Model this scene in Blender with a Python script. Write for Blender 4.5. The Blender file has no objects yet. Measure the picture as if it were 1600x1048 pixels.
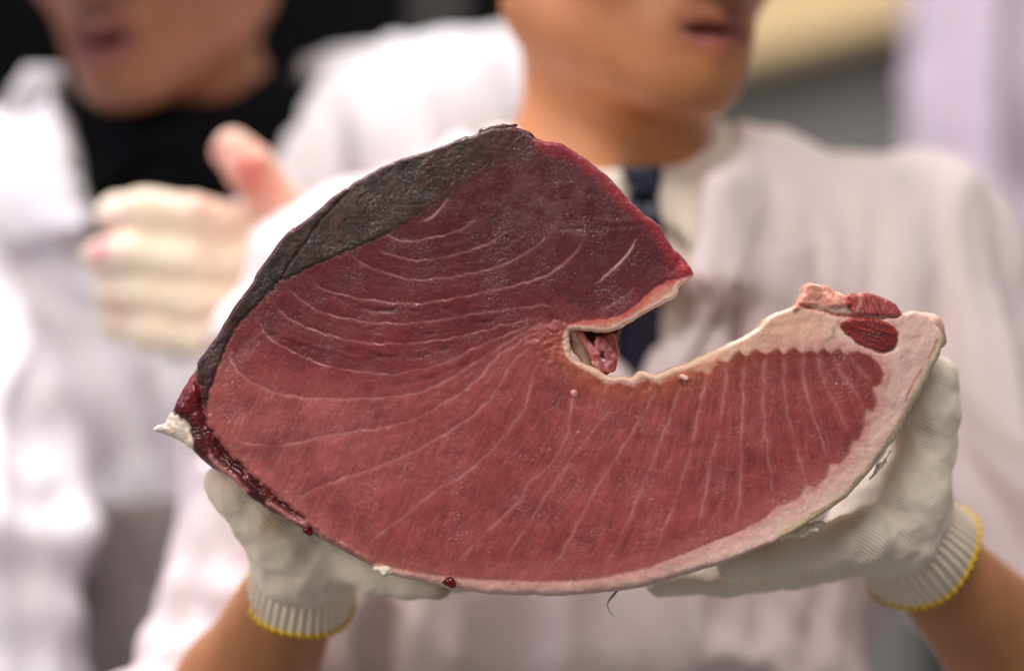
import bpy, math, random
import numpy as np
from mathutils import Vector
from mathutils.geometry import tessellate_polygon

random.seed(4)
rng = np.random.default_rng(7)
scene = bpy.context.scene
COL = scene.collection

# ------------------------------------------------------------------ camera, light, exposure
D = 1.556        # camera to cut face of the slab (m)
S = 0.00035      # metres per photo pixel at the cut face
CZ = 1.33        # camera height

cam = bpy.data.cameras.new('camera')
camo = bpy.data.objects.new('camera', cam)
COL.objects.link(camo)
camo.location = (0, -D, CZ)
camo.rotation_euler = (math.pi / 2, 0, 0)
cam.lens = 100.0
cam.sensor_width = 36.0
cam.clip_end = 60
cam.clip_start = 0.05
cam.dof.use_dof = True
cam.dof.focus_distance = D + 0.006
cam.dof.aperture_fstop = 1.55
scene.camera = camo

world = bpy.data.worlds.new('World')
scene.world = world
world.use_nodes = True
world.node_tree.nodes['Background'].inputs[0].default_value = (0.90, 0.87, 0.87, 1)
world.node_tree.nodes['Background'].inputs[1].default_value = 0.21


def area(name, loc, target, size, power, color):
    l = bpy.data.lights.new(name, 'AREA')
    l.shape = 'RECTANGLE'
    l.size = size[0]
    l.size_y = size[1]
    l.energy = power
    l.color = color
    o = bpy.data.objects.new(name, l)
    COL.objects.link(o)
    o.location = loc
    o.rotation_euler = (Vector(target) - Vector(loc)).to_track_quat('-Z', 'Y').to_euler()
    return o


# ceiling lamps of the hall, an added fill and a violet side lamp
area('area_lamp', (0.25, -1.15, CZ + 1.45), (0.0, 0.05, CZ - 0.05), (0.9, 0.30), 20, (1.0, 0.96, 0.92))
area('area_lamp', (-1.55, -1.35, CZ + 0.80), (0.0, 0.05, CZ - 0.05), (1.3, 0.9), 22, (1.0, 0.94, 0.88))  # unseen fill lamp added low at left front to brighten gloves and slab
area('area_lamp', (-0.50, 0.40, CZ + 1.25), (-0.22, 0.36, CZ), (0.7, 0.5), 23, (1.0, 0.97, 0.96))
area('area_lamp', (1.3, 0.75, CZ + 1.5), (0.65, 0.9, CZ), (0.8, 0.6), 3.4, (0.95, 0.84, 1.0))
area('area_lamp', (-1.5, 0.25, CZ + 0.7), (-0.35, 0.45, CZ + 0.1), (0.5, 0.5), 5.5, (0.66, 0.55, 1.0))
area('area_lamp', (0.9, 1.7, CZ + 1.5), (0.45, 2.3, CZ + 0.3), (0.8, 0.4), 22, (1.0, 0.9, 0.72))

scene.view_settings.view_transform = 'Standard'
scene.view_settings.look = 'None'
scene.view_settings.gamma = 1.0
scene.view_settings.use_curve_mapping = False
scene.view_settings.exposure = 0.04


# ------------------------------------------------------------------ helpers
def W(px, py, y=0.0):
    s = S * (D + y) / D
    return np.array([(px - 800.0) * s, y, CZ + (524.0 - py) * s])


def R(px, y=0.0):
    return px * S * (D + y) / D


def lin(c):
    c = np.asarray(c, float) / 255.0
    return np.where(c <= 0.04045, c / 12.92, ((c + 0.055) / 1.055) ** 2.4)


_perm = rng.permutation(256)
_perm = np.concatenate([_perm, _perm, _perm])
_g3 = np.array([[1, 1, 0], [-1, 1, 0], [1, -1, 0], [-1, -1, 0], [1, 0, 1], [-1, 0, 1], [1, 0, -1], [-1, 0, -1],
                [0, 1, 1], [0, -1, 1], [0, 1, -1], [0, -1, -1], [1, 1, 0], [-1, 1, 0], [0, -1, 1], [0, -1, -1]], float)


def pn(x, y, z=0.0):
    x = np.asarray(x, float)
    y = np.asarray(y, float) + 0 * x
    z = np.asarray(z, float) + 0 * x
    xi, yi, zi = np.floor(x).astype(int), np.floor(y).astype(int), np.floor(z).astype(int)
    xf, yf, zf = x - xi, y - yi, z - zi
    xi &= 255
    yi &= 255
    zi &= 255
    u, v, w = [t * t * t * (t * (t * 6 - 15) + 10) for t in (xf, yf, zf)]
    out = 0
    for dx in (0, 1):
        for dy in (0, 1):
            for dz in (0, 1):
                h = _perm[_perm[_perm[xi + dx] + yi + dy] + zi + dz] & 15
                g = _g3[h]
                d = g[..., 0] * (xf - dx) + g[..., 1] * (yf - dy) + g[..., 2] * (zf - dz)
                out = out + d * (u if dx else 1 - u) * (v if dy else 1 - v) * (w if dz else 1 - w)
    return out


def fbm(x, y, z=0.0, octv=4, gain=0.5):
    a, f, s = 1.0, 1.0, 0
    for i in range(octv):
        s = s + a * pn(x * f + 17.3 * i, y * f - 9.1 * i, np.asarray(z) * f + 3.7 * i)
        a *= gain
        f *= 2.03
    return s


def sstep(a, b, x):
    t = np.clip((x - a) / (b - a), 0, 1)
    return t * t * (3 - 2 * t)


def catmull(pts, n=4, closed=False):
    P = np.asarray(pts, float)
    m = len(P)
    out = []
    for i in range(m if closed else m - 1):
        if closed:
            a, b, c, d = P[(i - 1) % m], P[i], P[(i + 1) % m], P[(i + 2) % m]
        else:
            a, b, c, d = P[max(i - 1, 0)], P[i], P[i + 1], P[min(i + 2, m - 1)]
        for k in range(n):
            t = k / n
            out.append(0.5 * ((2 * b) + (c - a) * t + (2 * a - 5 * b + 4 * c - d) * t * t + (3 * b - a - 3 * c + d) * t ** 3))
    if not closed:
        out.append(P[-1])
    return np.array(out)


def dist_poly(X, Y, pts, closed=False, want=False):
    """distance to a polyline; returns d, side, (nearest x, nearest y), arc parameter"""
    P = np.asarray(pts, float)
    Q = np.roll(P, -1, 0) if closed else P[1:]
    P0 = P if closed else P[:-1]
    best = np.full(X.shape, 1e18)
    side = np.zeros(X.shape)
    nx = np.zeros(X.shape)
    ny = np.zeros(X.shape)
    ar = np.zeros(X.shape)
    L = 0.0
    for a, b in zip(P0, Q):
        d = b - a
        l2 = d @ d + 1e-9
        t = np.clip(((X - a[0]) * d[0] + (Y - a[1]) * d[1]) / l2, 0, 1)
        qx, qy = a[0] + t * d[0], a[1] + t * d[1]
        dd = (X - qx) ** 2 + (Y - qy) ** 2
        m = dd < best
        best = np.where(m, dd, best)
        if want:
            side = np.where(m, np.sign(d[0] * (Y - a[1]) - d[1] * (X - a[0])), side)
            nx = np.where(m, qx, nx)
            ny = np.where(m, qy, ny)
            ar = np.where(m, L + t * math.sqrt(l2), ar)
        L += math.sqrt(l2)
    if want:
        return np.sqrt(best), side, nx, ny, ar, L
    return np.sqrt(best)


def inside(X, Y, pts):
    P = np.asarray(pts, float)
    c = np.zeros(X.shape, bool)
    j = len(P) - 1
    for i in range(len(P)):
        xi, yi = P[i]
        xj, yj = P[j]
        if yi != yj:
            m = ((yi > Y) != (yj > Y)) & (X < (xj - xi) * (Y - yi) / (yj - yi) + xi)
            c ^= m
        j = i
    return c


def sdpoly(X, Y, pts):
    d = dist_poly(X, Y, pts, True)
    return np.where(inside(X, Y, pts), -d, d)


def mesh_obj(name, V, F, mat, parent=None, col=None, rough=None, normals=None, smooth=True):
    me = bpy.data.meshes.new(name)
    V = np.asarray(V, np.float32)
    if isinstance(F, np.ndarray):
        k = F.shape[1]
        me.vertices.add(len(V))
        me.vertices.foreach_set('co', V.ravel())
        me.loops.add(F.size)
        me.loops.foreach_set('vertex_index', F.astype(np.int32).ravel())
        me.polygons.add(len(F))
        me.polygons.foreach_set('loop_start', np.arange(0, F.size, k, dtype=np.int32))
        me.update(calc_edges=True)
    else:
        me.from_pydata(V.tolist(), [], F)
        me.update()
    if smooth:
        me.polygons.foreach_set('use_smooth', np.ones(len(me.polygons), bool))
    if col is not None:
        c4 = np.ones((len(V), 4), np.float32)
        c4[:, :3] = col
        at = me.color_attributes.new('Col', 'FLOAT_COLOR', 'POINT')
        at.data.foreach_set('color', c4.ravel())
    if rough is not None:
        at = me.attributes.new('rough', 'FLOAT', 'POINT')
        at.data.foreach_set('value', np.asarray(rough, np.float32))
    if normals is not None:
        me.normals_split_custom_set_from_vertices(np.asarray(normals, float).tolist())
    me.materials.append(mat)
    o = bpy.data.objects.new(name, me)
    COL.objects.link(o)
    if parent is not None:
        o.parent = parent
        o.matrix_parent_inverse = parent.matrix_basis.inverted()
    return o


def thing(name, label, cat, loc, group=None):
    o = bpy.data.objects.new(name, None)
    COL.objects.link(o)
    o.location = loc
    o.empty_display_size = 0.05
    o['label'] = label
    o['category'] = cat
    if group:
        o['group'] = group
    return o


# ------------------------------------------------------------------ materials
def mat_new(name):
    m = bpy.data.materials.new(name)
    m.use_nodes = True
    nt = m.node_tree
    b = nt.nodes['Principled BSDF']
    return m, nt, b


def N(nt, kind, **kw):
    n = nt.nodes.new(kind)
    for k, v in kw.items():
        if k in n.inputs:
            n.inputs[k].default_value = v
        else:
            setattr(n, k, v)
    return n


def simple(name, rgb, rough=0.6, nscale=30.0, namt=0.12, bump=0.1, bscale=200.0, bdist=0.001, sheen=0.0, attr=False,
           sss=0.0, spec=0.5):
    m, nt, b = mat_new(name)
    tc = N(nt, 'ShaderNodeTexCoord')
    no = N(nt, 'ShaderNodeTexNoise', Scale=nscale, Detail=5.0)
    nt.links.new(tc.outputs['Object'], no.inputs['Vector'])
    mr = N(nt, 'ShaderNodeMapRange')
    mr.inputs['To Min'].default_value = 1 - namt
    mr.inputs['To Max'].default_value = 1 + namt
    nt.links.new(no.outputs[0], mr.inputs['Value'])
    mx = N(nt, 'ShaderNodeVectorMath', operation='SCALE')
    if attr:
        at = N(nt, 'ShaderNodeAttribute', attribute_name='Col')
        nt.links.new(at.outputs['Color'], mx.inputs[0])
    else:
        mx.inputs[0].default_value = tuple(lin(rgb))
    nt.links.new(mr.outputs[0], mx.inputs['Scale'])
    nt.links.new(mx.outputs[0], b.inputs['Base Color'])
    b.inputs['Roughness'].default_value = rough
    b.inputs['Specular IOR Level'].default_value = spec
    if sss:
        b.inputs['Subsurface Weight'].default_value = sss
        b.inputs['Subsurface Radius'].default_value = (1.0, 0.35, 0.2)
        b.inputs['Subsurface Scale'].default_value = 0.006
    if sheen:
        b.inputs['Sheen Weight'].default_value = sheen
    n2 = N(nt, 'ShaderNodeTexNoise', Scale=bscale, Detail=4.0)
    nt.links.new(tc.outputs['Object'], n2.inputs['Vector'])
    bp = N(nt, 'ShaderNodeBump', Strength=bump, Distance=bdist)
    nt.links.new(n2.outputs[0], bp.inputs['Height'])
    nt.links.new(bp.outputs[0], b.inputs['Normal'])
    return m


def tuna_material(name='raw_tuna', bead=1.0):
    m, nt, b = mat_new(name)
    tc = N(nt, 'ShaderNodeTexCoord')
    at = N(nt, 'ShaderNodeAttribute', attribute_name='Col')
    ra = N(nt, 'ShaderNodeAttribute', attribute_name='rough')
    no = N(nt, 'ShaderNodeTexNoise', Scale=900.0, Detail=3.0)
    nt.links.new(tc.outputs['Object'], no.inputs['Vector'])
    mr = N(nt, 'ShaderNodeMapRange')
    mr.inputs['From Min'].default_value = 0.3
    mr.inputs['From Max'].default_value = 0.7
    mr.inputs['To Min'].default_value = 0.94
    mr.inputs['To Max'].default_value = 1.06
    nt.links.new(no.outputs[0], mr.inputs['Value'])
    mx = N(nt, 'ShaderNodeVectorMath', operation='SCALE')
    nt.links.new(at.outputs['Color'], mx.inputs[0])
    nt.links.new(mr.outputs[0], mx.inputs['Scale'])
    nt.links.new(mx.outputs[0], b.inputs['Base Color'])
    n3 = N(nt, 'ShaderNodeTexNoise', Scale=70.0, Detail=5.0)
    nt.links.new(tc.outputs['Object'], n3.inputs['Vector'])
    m3 = N(nt, 'ShaderNodeMapRange')
    m3.inputs['From Min'].default_value = 0.35
    m3.inputs['From Max'].default_value = 0.65
    m3.inputs['To Min'].default_value = -0.12
    m3.inputs['To Max'].default_value = 0.10
    nt.links.new(n3.outputs[0], m3.inputs['Value'])
    ad = N(nt, 'ShaderNodeMath', operation='ADD')
    nt.links.new(ra.outputs['Fac'], ad.inputs[0])
    nt.links.new(m3.outputs[0], ad.inputs[1])
    nt.links.new(ad.outputs[0], b.inputs['Roughness'])
    b.inputs['Specular IOR Level'].default_value = 0.34
    b.inputs['Subsurface Weight'].default_value = 0.12
    b.inputs['Subsurface Radius'].default_value = (1.0, 0.3, 0.2)
    b.inputs['Subsurface Scale'].default_value = 0.002
    n2 = N(nt, 'ShaderNodeTexNoise', Scale=620.0, Detail=5.0, Roughness=0.65)
    nt.links.new(tc.outputs['Object'], n2.inputs['Vector'])
    # sparse wet beads on an otherwise fairly smooth cut
    rp = N(nt, 'ShaderNodeMapRange')
    rp.inputs['From Min'].default_value = 0.66
    rp.inputs['From Max'].default_value = 0.86
    nt.links.new(n2.outputs[0], rp.inputs['Value'])
    n4 = N(nt, 'ShaderNodeTexNoise', Scale=420.0, Detail=3.0)
    nt.links.new(tc.outputs['Object'], n4.inputs['Vector'])
    hm = N(nt, 'ShaderNodeMath', operation='MULTIPLY_ADD')
    nt.links.new(n4.outputs[0], hm.inputs[0])
    hm.inputs[1].default_value = 0.5
    nt.links.new(rp.outputs[0], hm.inputs[2])
    bp = N(nt, 'ShaderNodeBump', Strength=0.32 * bead, Distance=0.0006)
    nt.links.new(hm.outputs[0], bp.inputs['Height'])
    nt.links.new(bp.outputs[0], b.inputs['Normal'])
    # thin film of moisture
    n5 = N(nt, 'ShaderNodeTexNoise', Scale=640.0, Detail=1.0)
    nt.links.new(tc.outputs['Object'], n5.inputs['Vector'])
    n6 = N(nt, 'ShaderNodeMath', operation='POWER')
    nt.links.new(n5.outputs[0], n6.inputs[0])
    n6.inputs[1].default_value = 4.0
    bc = N(nt, 'ShaderNodeBump', Strength=1.0, Distance=0.0030)
    nt.links.new(n6.outputs[0], bc.inputs['Height'])
    nt.links.new(bc.outputs[0], b.inputs['Coat Normal'])
    n7 = N(nt, 'ShaderNodeTexNoise', Scale=48.0, Detail=4.0)
    nt.links.new(tc.outputs['Object'], n7.inputs['Vector'])
    m7 = N(nt, 'ShaderNodeMapRange')
    m7.inputs['From Min'].default_value = 0.46
    m7.inputs['From Max'].default_value = 0.68
    m7.inputs['To Min'].default_value = 0.2
    m7.inputs['To Max'].default_value = 1.0
    nt.links.new(n7.outputs[0], m7.inputs['Value'])
    nt.links.new(m7.outputs[0], b.inputs['Coat Weight'])
    b.inputs['Coat Roughness'].default_value = 0.09
    return m


def knit_material(name, axis, period):
    """cotton knit: rows of stitches as bump, colour from the vertex stain attribute"""
    m, nt, b = mat_new(name)
    tc = N(nt, 'ShaderNodeTexCoord')
    at = N(nt, 'ShaderNodeAttribute', attribute_name='Col')
    dt = N(nt, 'ShaderNodeVectorMath', operation='DOT_PRODUCT')
    dt.inputs[1].default_value = axis
    no = N(nt, 'ShaderNodeTexNoise', Scale=22.0, Detail=2.0)
    nt.links.new(tc.outputs['Object'], no.inputs['Vector'])
    nt.links.new(tc.outputs['Object'], dt.inputs[0])
    ma = N(nt, 'ShaderNodeMath', operation='MULTIPLY_ADD')
    nt.links.new(no.outputs[0], ma.inputs[0])
    ma.inputs[1].default_value = 0.010
    nt.links.new(dt.outputs['Value'], ma.inputs[2])
    sc = N(nt, 'ShaderNodeMath', operation='MULTIPLY')
    nt.links.new(ma.outputs[0], sc.inputs[0])
    sc.inputs[1].default_value = 2 * math.pi / period
    sn = N(nt, 'ShaderNodeMath', operation='SINE')
    nt.links.new(sc.outputs[0], sn.inputs[0])
    fz = N(nt, 'ShaderNodeTexNoise', Scale=900.0, Detail=3.0)
    nt.links.new(tc.outputs['Object'], fz.inputs['Vector'])
    # stitches along each row
    ax = Vector(axis).normalized()
    d2 = N(nt, 'ShaderNodeVectorMath', operation='DOT_PRODUCT')
    d2.inputs[1].default_value = tuple(ax.cross(Vector((0.1, 1.0, 0.15))).normalized())
    nt.links.new(tc.outputs['Object'], d2.inputs[0])
    s2 = N(nt, 'ShaderNodeMath', operation='MULTIPLY')
    nt.links.new(d2.outputs['Value'], s2.inputs[0])
    s2.inputs[1].default_value = 2 * math.pi / (period * 0.85)
    q2 = N(nt, 'ShaderNodeMath', operation='SINE')
    nt.links.new(s2.outputs[0], q2.inputs[0])
    h2 = N(nt, 'ShaderNodeMath', operation='MULTIPLY_ADD')
    nt.links.new(q2.outputs[0], h2.inputs[0])
    h2.inputs[1].default_value = 0.45
    nt.links.new(sn.outputs[0], h2.inputs[2])
    hh = N(nt, 'ShaderNodeMath', operation='MULTIPLY_ADD')
    nt.links.new(fz.outputs[0], hh.inputs[0])
    hh.inputs[1].default_value = 2.2
    nt.links.new(h2.outputs[0], hh.inputs[2])
    bp = N(nt, 'ShaderNodeBump', Strength=0.35, Distance=0.0004)
    nt.links.new(hh.outputs[0], bp.inputs['Height'])
    nt.links.new(bp.outputs[0], b.inputs['Normal'])
    # colour a little darker in the valleys between yarn rows
    mr = N(nt, 'ShaderNodeMapRange')
    mr.inputs['From Min'].default_value = -1
    mr.inputs['To Min'].default_value = 0.90
    mr.inputs['To Max'].default_value = 1.03
    nt.links.new(sn.outputs[0], mr.inputs['Value'])
    mx = N(nt, 'ShaderNodeVectorMath', operation='SCALE')
    nt.links.new(at.outputs['Color'], mx.inputs[0])
    nt.links.new(mr.outputs[0], mx.inputs['Scale'])
    nt.links.new(mx.outputs[0], b.inputs['Base Color'])
    b.inputs['Roughness'].default_value = 0.9
    b.inputs['Specular IOR Level'].default_value = 0.2
    b.inputs['Sheen Weight'].default_value = 0.15
    return m


M_TUNA = tuna_material()
M_TUNA_DARK = tuna_material('dried_dark_tuna', 0.35)
M_WET = simple('wet_red_muscle', (0, 0, 0), rough=0.3, nscale=300, namt=0.2, bump=0.5, bscale=400, bdist=0.001, attr=True, sss=0.1)
M_SKIN = simple('human_skin', (0, 0, 0), rough=0.5, nscale=60, namt=0.08, bump=0.15, bscale=500, attr=True, sss=0.12)
M_HAIR = simple('black_hair', (22, 18, 17), rough=0.5, nscale=90, namt=0.4, bump=0.6, bscale=300)
M_COAT = simple('white_cotton_coat', (234, 217, 217), rough=0.85, nscale=25, namt=0.04, bump=0.12, bscale=900, sheen=0.1)
M_COAT2 = simple('white_coat_cool', (226, 222, 226), rough=0.85, nscale=25, namt=0.04, bump=0.12, bscale=900, sheen=0.1)
M_COAT3 = simple('lilac_white_coat', (196, 178, 192), rough=0.85, nscale=25, namt=0.05, bump=0.12, bscale=900, sheen=0.1)
M_SHIRT = simple('cream_shirt', (236, 224, 205), rough=0.8, nscale=40, namt=0.04)
M_BLACK = simple('black_knit_shirt', (5, 5, 9), rough=0.9, nscale=80, namt=0.2, spec=0.1)
M_TIE = simple('navy_silk_tie', (11, 20, 46), rough=0.4, nscale=160, namt=0.5)
M_YELLOW = simple('yellow_hem_yarn', (236, 190, 10), rough=0.8, nscale=300, namt=0.15, bump=0.5, bscale=900)
M_DARKWALL = simple('charcoal_wall_paint', (6, 6, 7), rough=0.8, nscale=3, namt=0.3, spec=0.15)
M_GREY = simple('grey_steel_panel', (142, 142, 137), rough=0.45, nscale=4, namt=0.06)
M_BEIGE = simple('beige_painted_board', (226, 198, 150), rough=0.6, nscale=3, namt=0.06)
M_POST = simple('grey_post_paint', (84, 80, 80), rough=0.5, nscale=5, namt=0.1)
M_MEMB = simple('pale_membrane', (240, 222, 200), rough=0.35, nscale=200, namt=0.1, bump=0.4, bscale=500)
M_THREAD = simple('fine_grey_sinew', (150, 142, 138), rough=0.5)
M_BUTTON = simple('white_plastic_button', (225, 220, 215), rough=0.3)
M_BLOOD = simple('wet_blood', (96, 6, 14), rough=0.08, nscale=50, namt=0.1, bump=0.02)


# ------------------------------------------------------------------ implicit surfaces for bodies, cloth, hands
def surfnet(f, lo, h):
    nx, ny, nz = f.shape
    s = f < 0
    cnt = np.zeros((nx - 1, ny - 1, nz - 1), np.int8)
    for a in (0, 1):
        for b in (0, 1):
            for c in (0, 1):
                cnt += s[a:nx - 1 + a, b:ny - 1 + b, c:nz - 1 + c]
    mask = (cnt > 0) & (cnt < 8)
    I, J, K = np.nonzero(mask)
    idx = np.full(mask.shape, -1, np.int64)
    idx[I, J, K] = np.arange(len(I))
    pos = np.zeros((len(I), 3))
    num = np.zeros(len(I))
    cor = [(a, b, c) for a in (0, 1) for b in (0, 1) for c in (0, 1)]
    for a in cor:
        for b in cor:
            if sum(b) - sum(a) == 1 and all(y >= x for x, y in zip(a, b)):
                fa = f[I + a[0], J + a[1], K + a[2]]
                fb = f[I + b[0], J + b[1], K + b[2]]
                m = (fa < 0) != (fb < 0)
                t = np.where(m, fa / np.where(m, fa - fb, 1), 0)[:, None]
                A, B = np.array(a, float), np.array(b, float)
                pos += np.where(m[:, None], A + t * (B - A), 0)
                num += m
    V = lo + (np.stack([I, J, K], 1) + pos / num[:, None]) * h
    F = []
    for ax in range(3):
        sl0 = [slice(None)] * 3
        sl1 = [slice(None)] * 3
        sl0[ax] = slice(0, -1)
        sl1[ax] = slice(1, None)
        s0, s1 = s[tuple(sl0)], s[tuple(sl1)]
        ch = np.argwhere(s0 != s1)
        o1, o2 = [(1, 2), (2, 0), (0, 1)][ax]
        ok = (ch[:, o1] > 0) & (ch[:, o2] > 0) & (ch[:, o1] < f.shape[o1] - 1) & (ch[:, o2] < f.shape[o2] - 1)
        ch = ch[ok]
        def cell(d1, d2):
            c = ch.copy()
            c[:, o1] -= d1
            c[:, o2] -= d2
            return idx[c[:, 0], c[:, 1], c[:, 2]]
        q = np.stack([cell(1, 1), cell(0, 1), cell(0, 0), cell(1, 0)], 1)
        flip = ~s0[ch[:, 0], ch[:, 1], ch[:, 2]]
        q[flip] = q[flip][:, ::-1]
        F.append(q)
    return V, np.concatenate(F)


def polygonise(fn, lo, hi, h):
    lo = np.asarray(lo, float)
    hi = np.asarray(hi, float)
    n = np.ceil((hi - lo) / h).astype(int) + 1
    g = np.stack(np.meshgrid(*[lo[i] + h * np.arange(n[i]) for i in range(3)], indexing='ij'), -1).reshape(-1, 3)
    f = fn(g).reshape(n)
    # close the volume at the box
    for ax in range(3):
        sl = [slice(None)] * 3
        for e in (0, -1):
            sl[ax] = e
            f[tuple(sl)] = np.maximum(f[tuple(sl)], h * 0.5)
    return surfnet(f, lo, h)


def vnormals(V, F):
    n = np.cross(V[F[:, 2]] - V[F[:, 0]], V[F[:, 3]] - V[F[:, 1]])
    out = np.zeros_like(V)
    for k in range(4):
        np.add.at(out, F[:, k], n)
    return out / (np.linalg.norm(out, axis=1, keepdims=True) + 1e-12)


def cone(P, a, b, ra, rb):
    a = np.asarray(a, float)
    b = np.asarray(b, float)
    ab = b - a
    t = np.clip((P - a) @ ab / (ab @ ab + 1e-12), 0, 1)
    return np.linalg.norm(P - a - t[:, None] * ab, axis=1) - (ra + t * (rb - ra))


def ell(P, c, r):
    r = np.asarray(r, float)
    q = P - np.asarray(c, float)
    k0 = np.linalg.norm(q / r, axis=1)
    k1 = np.linalg.norm(q / (r * r), axis=1) + 1e-9
    return k0 * (k0 - 1.0) / k1


def smin(a, b, k):
    h = np.clip(0.5 + 0.5 * (b - a) / k, 0, 1)
    return b * (1 - h) + a * h - k * h * (1 - h)


def smax(a, b, k):
    return -smin(-a, -b, k)


def chain(P, pts, rad, k=0.01, d=None):
    for i in range(len(pts) - 1):
        c = cone(P, pts[i], pts[i + 1], rad[i], rad[i + 1])
        d = c if d is None else smin(d, c, k)
    return d


def rot(yaw, pitch, roll):
    cy, sy = math.cos(yaw), math.sin(yaw)
    cp, sp = math.cos(pitch), math.sin(pitch)
    cr, sr = math.cos(roll), math.sin(roll)
    Rz = np.array([[cy, -sy, 0], [sy, cy, 0], [0, 0, 1]])
    Rx = np.array([[1, 0, 0], [0, cp, -sp], [0, sp, cp]])
    Ry = np.array([[cr, 0, sr], [0, 1, 0], [-sr, 0, cr]])
    return Rz @ Ry @ Rx


def head_sdf(q, open_mouth=0.0):
    """q in head space: face towards -y, up z, chin z=-.115, crown z=.12"""
    d = ell(q, (0, 0.018, 0.035), (0.076, 0.096, 0.088))
    d = smin(d, ell(q, (0, -0.028, -0.04), (0.062, 0.068, 0.078)), 0.03)
    qa = q.copy()
    qa[:, 0] = np.abs(qa[:, 0])
    d = smin(d, cone(qa, (0.05, 0.012, -0.058), (0.012, -0.072, -0.094), 0.022, 0.021), 0.022)
    d = smin(d, ell(q, (0, -0.083, -0.095), (0.022, 0.02, 0.019)), 0.018)
    d = smin(d, ell(qa, (0.043, -0.058, -0.018), (0.026, 0.03, 0.026)), 0.02)
    d = smin(d, cone(qa, (0, -0.088, 0.022), (0.045, -0.07, 0.022), 0.012, 0.012), 0.015)
    d = smax(d, -ell(qa, (0.032, -0.1, 0.002), (0.017, 0.016, 0.011)), 0.012)
    d = smin(d, ell(qa, (0.032, -0.077, 0.001), (0.013, 0.013, 0.012)), 0.003)
    d = smin(d, cone(q, (0, -0.094, 0.006), (0, -0.116, -0.034), 0.009, 0.013), 0.012)
    d = smin(d, ell(qa, (0.014, -0.102, -0.038), (0.011, 0.012, 0.009)), 0.006)
    d = smin(d, ell(q, (0, -0.083, -0.066), (0.032, 0.02, 0.024)), 0.018)
    d = smin(d, cone(qa, (0.0, -0.1035, -0.0625), (0.024, -0.090, -0.069), 0.0055, 0.003), 0.005)
    d = smin(d, cone(qa, (0.0, -0.102, -0.0785), (0.022, -0.090, -0.072), 0.0075, 0.003), 0.005)
    d = smax(d, -ell(q, (0, -0.106, -0.0705), (0.025, 0.016, 0.0022 + open_mouth)), 0.003)
    ear = ell(qa, (0.08, 0.02, -0.008), (0.009, 0.019, 0.032))
    d = smin(d, ear, 0.008)
    return d


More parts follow.
